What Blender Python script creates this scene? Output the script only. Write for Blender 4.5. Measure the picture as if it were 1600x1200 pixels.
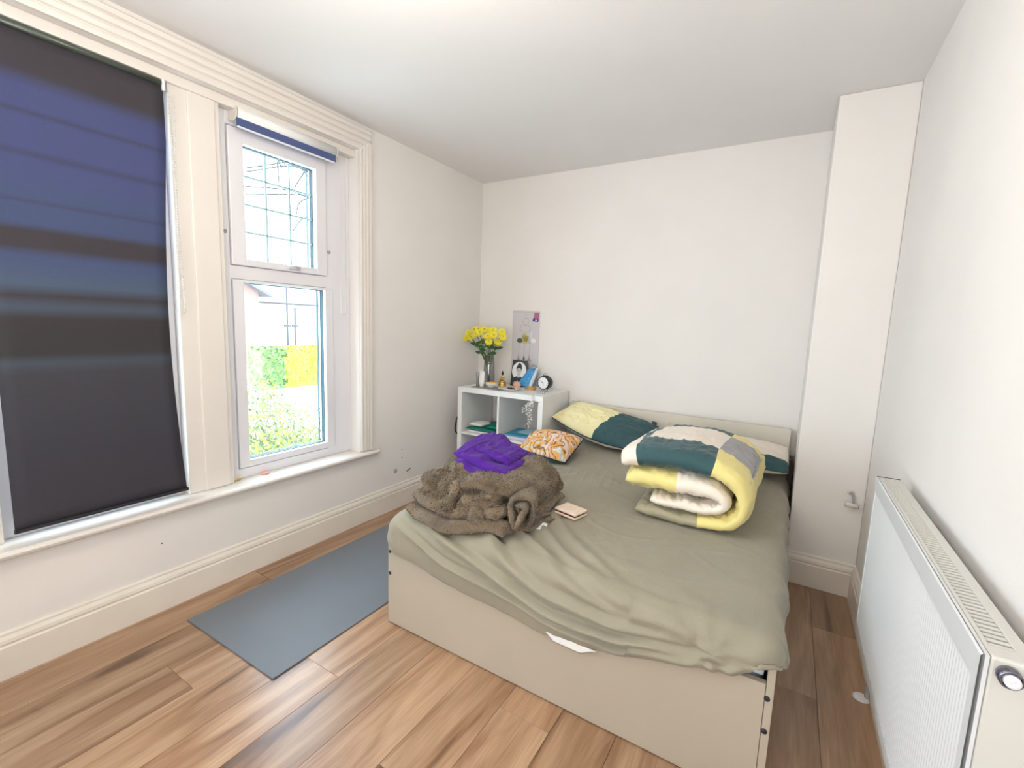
import bpy, bmesh, math, random
from math import sin, cos, pi, sqrt, exp, radians
from mathutils import Vector, Matrix, noise

S = bpy.context.scene
COL = S.collection
for o in list(bpy.data.objects):
    bpy.data.objects.remove(o)

# ------------------------------------------------------------------ camera
cd = bpy.data.cameras.new('camera'); cam = bpy.data.objects.new('camera', cd); COL.objects.link(cam)
cd.sensor_fit = 'HORIZONTAL'; cd.sensor_width = 36.0; cd.lens = 717.77 / 1600 * 36.0
cd.clip_start = 0.02; cd.clip_end = 200
yw, pt, rl = -.54071, .12896, -.03631
fw = Vector((sin(yw) * cos(pt), cos(yw) * cos(pt), -sin(pt)))
rt = Vector((cos(yw), -sin(yw), 0)); dn = fw.cross(rt)
r2 = cos(rl) * rt + sin(rl) * dn; d2 = -sin(rl) * rt + cos(rl) * dn
M = Matrix((r2, -d2, -fw)).transposed().to_4x4(); M.translation = Vector((2.293, 0.0, 1.32))
cam.matrix_world = M
S.camera = cam

# ------------------------------------------------------------------ world, lights, exposure
S.view_settings.view_transform = 'Standard'; S.view_settings.look = 'None'
S.view_settings.gamma = 1.0; S.view_settings.use_curve_mapping = False
S.view_settings.exposure = 0.03
W = bpy.data.worlds.new('sky'); S.world = W; W.use_nodes = True
nt = W.node_tree; bg = nt.nodes['Background']
tc = nt.nodes.new('ShaderNodeTexCoord'); sp = nt.nodes.new('ShaderNodeSeparateXYZ'); rp = nt.nodes.new('ShaderNodeValToRGB')
nt.links.new(tc.outputs['Generated'], sp.inputs[0]); nt.links.new(sp.outputs['Z'], rp.inputs[0]); nt.links.new(rp.outputs[0], bg.inputs[0])
rp.color_ramp.elements[0].position = 0.0; rp.color_ramp.elements[0].color = (0.86, 0.94, 1.0, 1)
rp.color_ramp.elements[1].position = 1.0; rp.color_ramp.elements[1].color = (0.72, 0.86, 1.0, 1)
bg.inputs[1].default_value = 10.0

def area(name, loc, rot, sx, sy, power, col):
    l = bpy.data.lights.new(name, 'AREA'); l.shape = 'RECTANGLE'; l.size = sx; l.size_y = sy; l.energy = power; l.color = col
    o = bpy.data.objects.new(name, l); COL.objects.link(o); o.location = loc; o.rotation_euler = rot
    return o
# unseen fill added behind the photographer to brighten room and ceiling
area('rear_fill_light', (1.75, -1.12, 1.45), (radians(128), 0, radians(8)), 1.7, 1.7, 60, (1.0, 0.985, 0.97))
pl = bpy.data.lights.new('ceiling_fill_light', 'POINT'); pl.energy = 22; pl.color = (1.0, .90, .78); pl.shadow_soft_size = .14  # warm fill added out of view to lift ceiling and walls, no fixture
po = bpy.data.objects.new('ceiling_fill_light', pl); COL.objects.link(po); po.location = (1.34, .80, 2.22)

# ------------------------------------------------------------------ materials
def newmat(name):
    m = bpy.data.materials.new(name); m.use_nodes = True
    return m, m.node_tree, m.node_tree.nodes['Principled BSDF']
def mat(name, c, r=0.6, metal=0, var=0.0, vscale=8, bump=0.0, bscale=60, sheen=0, spec=0.5, trans=0, emis=None, stretch=None, coat=0):
    m, t, b = newmat(name); N = t.nodes; K = t.links
    b.inputs['Base Color'].default_value = (*c, 1); b.inputs['Roughness'].default_value = r; b.inputs['Metallic'].default_value = metal
    b.inputs['Specular IOR Level'].default_value = spec
    if coat: b.inputs['Coat Weight'].default_value = coat
    if sheen: b.inputs['Sheen Weight'].default_value = sheen; b.inputs['Sheen Roughness'].default_value = .4
    if trans: b.inputs['Transmission Weight'].default_value = trans
    if emis: b.inputs['Emission Color'].default_value = (*c, 1); b.inputs['Emission Strength'].default_value = emis
    if var or bump:
        tcn = N.new('ShaderNodeNewGeometry')
        src = tcn.outputs['Position']
        if stretch:
            mp = N.new('ShaderNodeMapping'); mp.inputs['Scale'].default_value = stretch; K.new(src, mp.inputs['Vector']); src = mp.outputs[0]
    if var:
        n = N.new('ShaderNodeTexNoise'); n.inputs['Scale'].default_value = vscale; n.inputs['Detail'].default_value = 5
        K.new(src, n.inputs['Vector'])
        ra = N.new('ShaderNodeValToRGB'); K.new(n.outputs['Fac'], ra.inputs[0])
        ra.color_ramp.elements[0].position = .3; ra.color_ramp.elements[1].position = .7
        ra.color_ramp.elements[0].color = (*[max(0, x * (1 - var)) for x in c], 1)
        ra.color_ramp.elements[1].color = (*[min(1, x * (1 + var)) for x in c], 1)
        K.new(ra.outputs[0], b.inputs['Base Color'])
    if bump:
        n = N.new('ShaderNodeTexNoise'); n.inputs['Scale'].default_value = bscale; n.inputs['Detail'].default_value = 4
        K.new(src, n.inputs['Vector'])
        bp = N.new('ShaderNodeBump'); bp.inputs['Strength'].default_value = bump; bp.inputs['Distance'].default_value = .01
        K.new(n.outputs['Fac'], bp.inputs['Height']); K.new(bp.outputs[0], b.inputs['Normal'])
    return m

M_wall = mat('wall_paint', (.815, .785, .755), .75, var=.02, vscale=2.5, bump=.03, bscale=120)
M_ceil = mat('ceiling_paint', (.815, .80, .785), .8, var=.015, vscale=2, bump=.03, bscale=60)
M_trim = mat('trim_gloss', (.74, .70, .65), .38, var=.015, vscale=6)
M_skirt = mat('skirting_gloss', (.80, .745, .665), .4, var=.03, vscale=6)
M_bead = mat('chain_bead', (.62, .60, .56), .4)
M_upvc = mat('window_plastic', (.76, .755, .79), .3)
M_gasket = mat('window_gasket', (.03, .08, .10), .5)
M_lead = mat('lead_strip', (.42, .62, .66), .5)  # bloom of the bright sky put into the pale teal of the lead
M_white = mat('white_laminate', (.82, .83, .825), .4, var=.01)
M_bedw = mat('bed_board', (.49, .43, .345), .5, var=.02, vscale=4)
M_shadew = mat('shaded_board', (.045, .028, .022), .6, var=.15)  # shade beside the bed head put into this near-black brown
M_black = mat('black_plastic', (.012, .013, .02), .4)
M_sheet = mat('olive_cotton', (.305, .278, .208), .85, var=.05, vscale=5, bump=.25, bscale=300, sheen=.25)
M_mattress = mat('mattress_ticking', (.62, .68, .76), .8)
M_chrome = mat('chrome', (.55, .55, .57), .18, metal=1)
M_grey = mat('grey_plastic', (.32, .34, .38), .5)
M_navy = mat('navy_fabric', (.022, .035, .085), .8)
M_paper = mat('white_paper', (.82, .82, .80), .7)
M_fur = mat('brown_fur', (.235, .170, .102), .9, var=.42, vscale=13, bump=1.0, bscale=300, sheen=.45, spec=.15)
M_furin = mat('brown_fur_backing', (.20, .15, .10), .9, var=.15, vscale=12, bump=.4, bscale=200, sheen=.5, spec=.1)
M_purple = mat('purple_fleece', (.075, .011, .245), .9, var=.08, vscale=20, bump=.3, bscale=350, sheen=.12, spec=.15)
M_mat = mat('grey_exercise_mat', (.155, .17, .195), .42, var=.05, vscale=3, bump=.15, bscale=500)
M_yel = mat('yellow_cotton', (.80, .69, .27), .8, bump=.75, bscale=13, sheen=.2)
M_pyel = mat('pale_yellow_cotton', (.84, .77, .44), .8, bump=.75, bscale=13, sheen=.2)
M_dgreen = mat('dark_green_cotton', (.030, .085, .095), .8, bump=.75, bscale=13, sheen=.2)
M_cream = mat('cream_cotton', (.82, .74, .64), .8, bump=.75, bscale=13, sheen=.2)
M_cgrey = mat('grey_cotton', (.34, .33, .34), .8, bump=.75, bscale=13, sheen=.2)
M_olive = mat('olive_cotton_dark', (.38, .35, .24), .8, bump=.75, bscale=13, sheen=.2)
M_pgrey = mat('pale_grey_green_cotton', (.52, .58, .55), .8, bump=.75, bscale=13, sheen=.2)
M_pipe = mat('navy_piping', (.015, .025, .06), .8)
M_gold = mat('gold_metal', (.72, .48, .14), .3, metal=.8)
M_green = mat('green_folder', (.0, .20, .155), .6, var=.1)
M_blue = mat('blue_folder', (.03, .30, .46), .5)
M_lblue = mat('light_blue_paper', (.45, .66, .76), .6)
M_red = mat('red_box', (.62, .12, .09), .6)
M_stem = mat('green_stem', (.06, .15, .05), .6, var=.25, vscale=60)
M_leaf = mat('green_leaf', (.035, .11, .045), .55, var=.25, vscale=60)
M_petal = mat('yellow_petal', (.90, .80, .06), .6)
M_eye = mat('flower_eye', (.55, .50, .03), .7)

def glassmat(name, tint=(1, 1, 1), refl=.06, op=0):
    m = bpy.data.materials.new(name); m.use_nodes = True; t = m.node_tree; t.nodes.clear()
    o = t.nodes.new('ShaderNodeOutputMaterial'); mx = t.nodes.new('ShaderNodeMixShader'); a = t.nodes.new('ShaderNodeBsdfTransparent'); g = t.nodes.new('ShaderNodeBsdfGlossy')
    a.inputs[0].default_value = (*tint, 1); g.inputs['Roughness'].default_value = .02; mx.inputs[0].default_value = refl
    t.links.new(a.outputs[0], mx.inputs[1]); t.links.new(g.outputs[0], mx.inputs[2]); t.links.new(mx.outputs[0], o.inputs[0])
    return m
M_glass = glassmat('window_glass', (.93, .98, 1.0), .05)
M_smoke = glassmat('smoky_glass', (.80, .81, .81), .10)
M_clear = glassmat('clear_plastic', (.8, .83, .85), .15)

# oak planks: grain runs along the room (Y)
def oak(name, light):
    m, t, b = newmat(name); N = t.nodes; K = t.links
    g = N.new('ShaderNodeNewGeometry'); oi = N.new('ShaderNodeObjectInfo')
    ad = N.new('ShaderNodeVectorMath'); ad.operation = 'MULTIPLY_ADD'
    cx = N.new('ShaderNodeCombineXYZ')
    for i in range(3): K.new(oi.outputs['Random'], cx.inputs[i])
    ad.inputs[1].default_value = (17, 31, 5)
    K.new(cx.outputs[0], ad.inputs[0]); K.new(g.outputs['Position'], ad.inputs[2])
    mp = N.new('ShaderNodeMapping'); mp.inputs['Scale'].default_value = (9, .9, 1); K.new(ad.outputs[0], mp.inputs[0])
    n1 = N.new('ShaderNodeTexNoise'); n1.inputs['Scale'].default_value = 1.1; n1.inputs['Detail'].default_value = 6; n1.inputs['Distortion'].default_value = 1.2; K.new(mp.outputs[0], n1.inputs[0])
    mp2 = N.new('ShaderNodeMapping'); mp2.inputs['Scale'].default_value = (60, 2.2, 1); K.new(ad.outputs[0], mp2.inputs[0])
    n2 = N.new('ShaderNodeTexNoise'); n2.inputs['Scale'].default_value = 3; n2.inputs['Detail'].default_value = 5; K.new(mp2.outputs[0], n2.inputs[0])
    r = N.new('ShaderNodeValToRGB'); e = r.color_ramp.elements
    k = light
    e[0].position = .32; e[0].color = (.145 * k, .070 * k, .034 * k, 1); e[1].position = .72; e[1].color = (.52 * k, .335 * k, .205 * k, 1)
    q = e.new(.42); q.color = (.31 * k, .168 * k, .088 * k, 1); q = e.new(.55); q.color = (.42 * k, .255 * k, .148 * k, 1)
    K.new(n1.outputs['Fac'], r.inputs[0])
    r2_ = N.new('ShaderNodeValToRGB'); r2_.color_ramp.elements[0].position = .3; r2_.color_ramp.elements[0].color = (.80, .78, .76, 1); r2_.color_ramp.elements[1].position = .65; r2_.color_ramp.elements[1].color = (1, 1, 1, 1)
    K.new(n2.outputs['Fac'], r2_.inputs[0])
    mx = N.new('ShaderNodeMix'); mx.data_type = 'RGBA'; mx.blend_type = 'MULTIPLY'; mx.inputs[0].default_value = 1
    K.new(r.outputs[0], mx.inputs[6]); K.new(r2_.outputs[0], mx.inputs[7])
    # per-plank tone
    hs = N.new('ShaderNodeHueSaturation'); mr = N.new('ShaderNodeMapRange'); mr.inputs[3].default_value = .86; mr.inputs[4].default_value = 1.16
    K.new(oi.outputs['Random'], mr.inputs[0]); K.new(mr.outputs[0], hs.inputs['Value']); K.new(mx.outputs[2], hs.inputs['Color'])
    # knots
    mp3 = N.new('ShaderNodeMapping'); mp3.inputs['Scale'].default_value = (3.4, 1.5, 1); K.new(ad.outputs[0], mp3.inputs[0])
    vo = N.new('ShaderNodeTexVoronoi'); vo.inputs['Scale'].default_value = 1.3; K.new(mp3.outputs[0], vo.inputs['Vector'])
    rk = N.new('ShaderNodeValToRGB'); rk.color_ramp.elements[0].position = .0; rk.color_ramp.elements[0].color = (.28, .2, .15, 1); rk.color_ramp.elements[1].position = .085; rk.color_ramp.elements[1].color = (1, 1, 1, 1)
    K.new(vo.outputs['Distance'], rk.inputs[0])
    m2 = N.new('ShaderNodeMix'); m2.data_type = 'RGBA'; m2.blend_type = 'MULTIPLY'; m2.inputs[0].default_value = .8
    K.new(hs.outputs[0], m2.inputs[6]); K.new(rk.outputs[0], m2.inputs[7])
    K.new(m2.outputs[2], b.inputs['Base Color'])
    b.inputs['Roughness'].default_value = .34; b.inputs['Coat Weight'].default_value = .35; b.inputs['Coat Roughness'].default_value = .25
    bp = N.new('ShaderNodeBump'); bp.inputs['Strength'].default_value = .12; bp.inputs['Distance'].default_value = .004
    K.new(n2.outputs['Fac'], bp.inputs['Height']); K.new(bp.outputs[0], b.inputs['Normal'])
    return m
M_oak = oak('oak_plank', 1.0)
M_oakl = oak('oak_plank_light', 1.25)
M_sub = mat('floor_joint', (.10, .055, .03), .8)

# fabric of the wide blind: coloured in horizontal bands of navy, slate and brown-black
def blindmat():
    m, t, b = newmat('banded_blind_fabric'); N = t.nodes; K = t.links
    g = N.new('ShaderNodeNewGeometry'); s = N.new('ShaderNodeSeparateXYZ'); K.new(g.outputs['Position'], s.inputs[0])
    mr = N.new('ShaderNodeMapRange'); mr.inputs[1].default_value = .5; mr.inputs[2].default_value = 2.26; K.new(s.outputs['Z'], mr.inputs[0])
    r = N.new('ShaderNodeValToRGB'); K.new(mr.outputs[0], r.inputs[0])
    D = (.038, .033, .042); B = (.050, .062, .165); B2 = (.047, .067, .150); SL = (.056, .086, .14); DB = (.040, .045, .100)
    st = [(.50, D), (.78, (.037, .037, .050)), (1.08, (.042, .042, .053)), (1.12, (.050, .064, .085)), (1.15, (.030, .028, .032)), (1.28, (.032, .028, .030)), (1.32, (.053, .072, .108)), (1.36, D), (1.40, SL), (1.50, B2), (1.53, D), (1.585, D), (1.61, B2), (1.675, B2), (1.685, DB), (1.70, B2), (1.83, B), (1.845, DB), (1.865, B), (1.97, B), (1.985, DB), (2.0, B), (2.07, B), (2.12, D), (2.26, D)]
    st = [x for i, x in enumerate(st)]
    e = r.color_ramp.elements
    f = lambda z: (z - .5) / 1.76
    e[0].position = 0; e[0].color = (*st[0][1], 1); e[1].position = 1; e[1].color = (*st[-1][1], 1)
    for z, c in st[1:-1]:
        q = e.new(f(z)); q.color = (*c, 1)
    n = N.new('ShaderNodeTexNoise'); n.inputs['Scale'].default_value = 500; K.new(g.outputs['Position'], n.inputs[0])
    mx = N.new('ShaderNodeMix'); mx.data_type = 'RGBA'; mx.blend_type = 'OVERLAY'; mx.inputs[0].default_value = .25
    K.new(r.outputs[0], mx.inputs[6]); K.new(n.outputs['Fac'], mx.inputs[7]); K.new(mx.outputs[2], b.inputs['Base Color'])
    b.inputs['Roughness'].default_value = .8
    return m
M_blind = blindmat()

def floralmat():
    m, t, b = newmat('orange_leaf_print'); N = t.nodes; K = t.links
    g = N.new('ShaderNodeNewGeometry')
    n = N.new('ShaderNodeTexNoise'); n.inputs['Scale'].default_value = 6.5; n.inputs['Detail'].default_value = 2; n.inputs['Distortion'].default_value = 2.8
    K.new(g.outputs['Position'], n.inputs[0])
    r = N.new('ShaderNodeValToRGB'); r.color_ramp.interpolation = 'CONSTANT'; e = r.color_ramp.elements
    e[0].position = 0; e[0].color = (.86, .72, .60, 1); e[1].position = .40; e[1].color = (.85, .55, .42, 1)
    for p, c in ((.47, (.88, .42, .10)), (.555, (.90, .52, .16)), (.60, (.50, .50, .47)), (.64, (.84, .78, .70)), (.72, (.22, .30, .33))):
        q = e.new(p); q.color = (*c, 1)
    K.new(n.outputs['Fac'], r.inputs[0])
    w = N.new('ShaderNodeTexWave'); w.inputs['Scale'].default_value = 7; w.inputs['Distortion'].default_value = 20; w.inputs['Detail'].default_value = 1.5; w.inputs['Detail Scale'].default_value = 1.2
    K.new(g.outputs['Position'], w.inputs[0])
    r2_ = N.new('ShaderNodeValToRGB'); r2_.color_ramp.elements[0].position = .0; r2_.color_ramp.elements[0].color = (.14, .12, .12, 1); r2_.color_ramp.elements[1].position = .16; r2_.color_ramp.elements[1].color = (1, 1, 1, 1)
    K.new(w.outputs['Fac'], r2_.inputs[0])
    mx = N.new('ShaderNodeMix'); mx.data_type = 'RGBA'; mx.blend_type = 'MULTIPLY'; mx.inputs[0].default_value = .85
    K.new(r.outputs[0], mx.inputs[6]); K.new(r2_.outputs[0], mx.inputs[7]); K.new(mx.outputs[2], b.inputs['Base Color'])
    b.inputs['Roughness'].default_value = .8
    return m
M_floral = floralmat()

# ------------------------------------------------------------------ helpers
def root_of(o):
    while o.parent: o = o.parent
    return o
def tag(o, label=None, cat=None, group=None, kind=None):
    if label: o['label'] = label
    if cat: o['category'] = cat
    if group: o['group'] = group
    if kind: o['kind'] = kind
    return o
def thing(name, loc, label, cat, group=None):
    o = bpy.data.objects.new(name, None); o.empty_display_size = .05; COL.objects.link(o); o.location = loc
    return tag(o, label, cat, group)
def mk(name, bm, mats, parent=None, smooth=False, base=None, kind=None):
    """link a bmesh given in world coordinates as ONE object"""
    if not isinstance(mats, (list, tuple)): mats = [mats]
    if parent is None:
        if base is None:
            xs = [v.co.x for v in bm.verts]; ys = [v.co.y for v in bm.verts]; zs = [v.co.z for v in bm.verts]
            base = Vector(((min(xs) + max(xs)) / 2, (min(ys) + max(ys)) / 2, min(zs)))
        off = Vector(base)
    else:
        off = root_of(parent).location.copy()
    for v in bm.verts: v.co -= off
    bmesh.ops.recalc_face_normals(bm, faces=bm.faces)
    me = bpy.data.meshes.new(name); bm.to_mesh(me); bm.free()
    for m in mats: me.materials.append(m)
    if smooth:
        for p in me.polygons: p.use_smooth = True
    o = bpy.data.objects.new(name, me); COL.objects.link(o)
    if parent is None: o.location = off
    else: o.parent = parent
    if kind: o['kind'] = kind
    return o
def NB(): return bmesh.new()
def box(bm, a, b, bev=0, mi=0, seg=2):
    a, b = Vector([min(a[i], b[i]) for i in range(3)]), Vector([max(a[i], b[i]) for i in range(3)])
    c = (a + b) / 2; s = b - a
    r = bmesh.ops.create_cube(bm, size=1)
    vs = r['verts']
    for v in vs: v.co = Vector((v.co.x * s.x, v.co.y * s.y, v.co.z * s.z)) + c
    fs = set(f for v in vs for f in v.link_faces)
    for f in fs: f.material_index = mi
    if bev:
        es = list(set(e for v in vs for e in v.link_edges))
        rr = bmesh.ops.bevel(bm, geom=es, offset=min(bev, min(s) * .45), segments=seg, affect='EDGES', profile=.5)
        for f in rr['faces']: f.material_index = mi
        vs = list(set(v for f in rr['faces'] for v in f.verts) | set(v for v in vs if v.is_valid))
    return vs
def rotbox(bm, c, s, rz=0, rx=0, ry=0, bev=0, mi=0):
    n0 = set(bm.verts)
    box(bm, (-s[0] / 2, -s[1] / 2, -s[2] / 2), (s[0] / 2, s[1] / 2, s[2] / 2), bev, mi)
    Mx = Matrix.Translation(c) @ Matrix.Rotation(rz, 4, 'Z') @ Matrix.Rotation(ry, 4, 'Y') @ Matrix.Rotation(rx, 4, 'X')
    for v in bm.verts:
        if v not in n0: v.co = Mx @ v.co
def tube(bm, pts, r, n=8, mi=0, caps=True, closed=False):
    pts = [Vector(p) for p in pts]; rings = []
    m = len(pts)
    for i, p in enumerate(pts):
        a = pts[(i - 1) % m] if (closed or i > 0) else p; b = pts[(i + 1) % m] if (closed or i < m - 1) else p
        d = (b - a).normalized(); u = d.orthogonal().normalized() if i == 0 else (rings_u - d * rings_u.dot(d)).normalized()
        rings_u = u; w = d.cross(u)
        rr = r(i / (m - 1)) if callable(r) else r
        rings.append([bm.verts.new(p + (u * cos(2 * pi * k / n) + w * sin(2 * pi * k / n)) * rr) for k in range(n)])
    for i in range(m if closed else m - 1):
        A, B = rings[i], rings[(i + 1) % m]
        for k in range(n):
            f = bm.faces.new((A[k], A[(k + 1) % n], B[(k + 1) % n], B[k])); f.material_index = mi; f.smooth = True
    if caps and not closed:
        for R_ in (rings[0], rings[-1]):
            f = bm.faces.new(R_); f.material_index = mi
def lathe(bm, prof, c, axis='Z', n=24, mi=0, ang=None):
    """prof: (radius, height) pairs"""
    c = Vector(c); rings = []
    for r, h in prof:
        ring = []
        for k in range(n):
            a = 2 * pi * k / n; x, y = r * cos(a), r * sin(a)
            v = {'Z': Vector((x, y, h)), 'Y': Vector((x, h, y)), 'X': Vector((h, x, y))}[axis]
            if ang: v = ang @ v
            ring.append(bm.verts.new(c + v))
        rings.append(ring)
    for A, B in zip(rings, rings[1:]):
        for k in range(n):
            f = bm.faces.new((A[k], A[(k + 1) % n], B[(k + 1) % n], B[k])); f.material_index = mi; f.smooth = True
    for R_ in (rings[0], rings[-1]):
        f = bm.faces.new(R_); f.material_index = mi
def prism(bm, prof, y0, y1, f):
    """profile polygon (a,b) extruded between parameters y0,y1; f(a,b,t)->point"""
    A = [bm.verts.new(f(a, b, y0)) for a, b in prof]; B = [bm.verts.new(f(a, b, y1)) for a, b in prof]
    n = len(prof)
    for k in range(n): bm.faces.new((A[k], A[(k + 1) % n], B[(k + 1) % n], B[k]))
    bm.faces.new(A); bm.faces.new(B)
def poly(bm, pts, mi=0):
    f = bm.faces.new([bm.verts.new(Vector(p)) for p in pts]); f.material_index = mi; return f
def nz(p, s, seed=0): return noise.noise(Vector((p[0] * s + seed, p[1] * s + seed * 1.7, p[2] * s - seed)))
def fbm(p, s, seed=0, o=3):
    t = 0; a = 1
    for i in range(o): t += a * nz(p, s * 2 ** i, seed + i * 11.3); a *= .5
    return t
def slab(bm, center, T, nu=40, nv=40, pu=6, pv=6, wr=0.0, ws=6, seed=0, matf=None, ridge=0.0, rs=(3, 9)):
    """soft closed slab around the surface center(u,v), with rounded rims and wrinkles"""
    P = [[Vector(center(i / nu, j / nv)) for j in range(nv + 1)] for i in range(nu + 1)]
    def nrm(i, j):
        a = P[min(i + 1, nu)][j] - P[max(i - 1, 0)][j]; b = P[i][min(j + 1, nv)] - P[i][max(j - 1, 0)]
        return a.cross(b).normalized()
    top = [[None] * (nv + 1) for _ in range(nu + 1)]; bot = [[None] * (nv + 1) for _ in range(nu + 1)]
    for i in range(nu + 1):
        for j in range(nv + 1):
            u, v = i / nu, j / nv
            e = max(0, (1 - abs(2 * u - 1) ** pu)) ** .5 * max(0, (1 - abs(2 * v - 1) ** pv)) ** .5; TT = T(u) if callable(T) else T
            n = nrm(i, j); p = P[i][j]
            w = wr * fbm((u * 1.3, v, 0), ws, seed) * min(1, e * 1.5)
            if ridge:
                q = nz((u * rs[0], v * rs[1], 0), 1, seed + 5); q2_ = nz((u * rs[0] * .7 + 3 * v, v * rs[1] * 1.9 - u * 2, 2), 1, seed + 9); w += ridge * e * ((1 - min(1, abs(q) * 4)) ** 1.5 + .7 * (1 - min(1, abs(q2_) * 5)))
            rim = i in (0, nu) or j in (0, nv)
            if rim:
                vt = bm.verts.new(p + n * w * .0); top[i][j] = bot[i][j] = vt
            else:
                top[i][j] = bm.verts.new(p + n * (TT / 2 * e + w)); bot[i][j] = bm.verts.new(p - n * (TT / 2 * e - w * .6))
    for i in range(nu):
        for j in range(nv):
            for sd, G in ((0, top), (1, bot)):
                q = [G[i][j], G[i + 1][j], G[i + 1][j + 1], G[i][j + 1]]
                if sd: q.reverse()
                try: f = bm.faces.new(q)
                except ValueError: continue
                f.smooth = True
                if matf: f.material_index = matf((i + .5) / nu, (j + .5) / nv, sd)
def bil(FL, FR, BR, BL, sag=0, lift=None):
    FL, FR, BR, BL = map(Vector, (FL, FR, BR, BL))
    def f(u, v):
        # edges creep to the corner ease so that rims get dense rows
        p = (FL * (1 - u) + FR * u) * (1 - v) + (BL * (1 - u) + BR * u) * v
        p = p + Vector((0, 0, -sag * 4 * u * (1 - u) * 4 * v * (1 - v)))
        if lift: p = p + Vector(lift(u, v))
        return p
    return f
def ease(f, k=.5):
    g = lambda t: (1 - k) * t + k * (.5 - .5 * cos(pi * t))
    return lambda u, v: f(g(u), g(v))
def catmull(pts, n=10):
    pts = [Vector(p) for p in pts]; out = []
    P = [pts[0] * 2 - pts[1]] + pts + [pts[-1] * 2 - pts[-2]]
    for i in range(1, len(P) - 2):
        for k in range(n):
            t = k / n; a, b, c, d = P[i - 1], P[i], P[i + 1], P[i + 2]
            out.append(.5 * ((2 * b) + (c - a) * t + (2 * a - 5 * b + 4 * c - d) * t * t + (3 * b - a - 3 * c + d) * t ** 3))
    out.append(pts[-1]); return out
def along(path):
    L = [0]
    for a, b in zip(path, path[1:]): L.append(L[-1] + (b - a).length)
    def f(t):
        s = t * L[-1]
        for i in range(len(path) - 1):
            if s <= L[i + 1] + 1e-9:
                k = (s - L[i]) / max(1e-9, L[i + 1] - L[i]); return path[i].lerp(path[i + 1], k)
        return path[-1]
    return f

# ------------------------------------------------------------------ room shell
XR, YB, H, YF = 2.684, 3.243, 2.459, -1.2
random.seed(4)
bm = NB(); box(bm, (-.01, YF, -.06), (XR + .01, YB + .01, -.012))
floor = mk('floor', bm, M_sub, kind='structure')
joints = {0: [.45, 1.9, 3.0], 1: [-.3, 1.25, 2.5], 2: [.10, 1.62, 2.9], 3: [.70, 2.0], 4: [-.45, .32, 1.52, 2.8], 5: [-.2, 1.015, 2.3], 6: [.55, 1.8, 2.9], 7: [.1, 1.5, 2.6], 8: [.86, 2.05], 9: [-.1, 1.235, 2.4], 10: [.5, 1.75], 11: [-.3, 1.0, 2.2, 2.75], 12: [.3, 1.5, 2.4], 13: [.8, 1.9]}
x0s = [.03 + .19 * k - .19 for k in range(16)]
for k, xa in enumerate(x0s):
    xb = xa + .19; a = max(xa, 0.0); b = min(xb, XR)
    if b - a < .01: continue
    ys = [YF] + joints.get(k, [0, 1.2, 2.4]) + [YB]
    for y0, y1 in zip(ys, ys[1:]):
        bm = NB(); box(bm, (a + .0004, y0 + .0004, -.012), (b - .0004, y1 - .0004, 0), .0009, seg=1)
        p = mk('plank', bm, M_oakl if (k == 9 and y0 == 1.235) else M_oak, floor)

bm = NB(); box(bm, (-.25, YF - .1, H), (XR + .1, YB + .1, H + .08)); mk('ceiling', bm, M_ceil, kind='structure')
OY0, OY1, OZ0, OZ1 = -.55, 1.96, .445, 2.312
bm = NB()
box(bm, (-.25, YF - .1, -.06), (0, YB + .1, OZ0)); box(bm, (-.25, YF - .1, OZ1), (0, YB + .1, H))
box(bm, (-.25, OY1, OZ0), (0, YB + .1, OZ1)); box(bm, (-.25, YF - .1, OZ0), (0, OY0, OZ1))
wl = mk('wall_left', bm, M_wall, kind='structure')
bm = NB(); box(bm, (0, YB, -.06), (XR + .1, YB + .1, H)); mk('wall_back', bm, M_wall, kind='structure')
bm = NB(); box(bm, (XR, YF - .1, -.06), (XR + .1, YB, H)); mk('wall_right', bm, M_wall, kind='structure')
bm = NB(); box(bm, (0, YF - .1, -.06), (XR, YF, H)); mk('wall_front', bm, M_wall, kind='structure')
YC = 2.80
bm = NB(); box(bm, (2.378, YC, 0), (XR, YB, H), .006); mk('wall_chimney', bm, M_wall, kind='structure')

# skirting boards
SK = [(0, 0), (.020, 0), (.020, .118), (.016, .123), (.016, .128), (.019, .132), (.017, .145), (.010, .158), (.010, .166), (.006, .172), (0, .172)]
bm = NB(); prism(bm, SK, YF, YB, lambda a, b, t: (a, t, b)); mk('baseboard_left', bm, M_skirt, kind='structure')
bm = NB(); prism(bm, SK, 0.02, 2.378, lambda a, b, t: (t, YB - a, b)); mk('baseboard_back', bm, M_skirt, kind='structure')
bm = NB(); prism(bm, SK, 2.36, XR - .0, lambda a, b, t: (t, YC - a, b)); mk('baseboard_chimney', bm, M_skirt, kind='structure')
bm = NB(); prism(bm, SK, YF, YC - .02, lambda a, b, t: (XR - a, t, b)); mk('baseboard_right', bm, M_skirt, kind='structure')

# casing (reeded architrave), sill, mullion panels
def reed(w, n=5):
    out = [(0, 0), (.012, 0)]
    prof = [(.0, .016), (.10, .020), (.16, .020), (.20, .013), (.24, .013), (.28, .021), (.42, .024), (.46, .016), (.50, .016), (.54, .025), (.68, .028), (.72, .020), (.76, .020), (.80, .030), (.96, .032), (1.0, .026)]
    return [(0, 0)] + [(h, t * w) for t, h in prof] + [(0, w)]
trim = []
bm = NB(); prism(bm, reed(.118), -.9, 2.035, lambda a, b, t: (a, t, OZ1 + b)); mk('trim_1', bm, M_trim, kind='structure')
bm = NB(); prism(bm, reed(.078), .48, OZ1 + .04, lambda a, b, t: (a - .002, OY1 + b, t)); mk('trim_2', bm, M_trim, kind='structure')
SILL = [(-.20, .447), (.012, .447), (.012, .440), (.026, .440), (.034, .446), (.048, .452), (.052, .462), (.048, .470), (.040, .474), (-.20, .474)]
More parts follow.
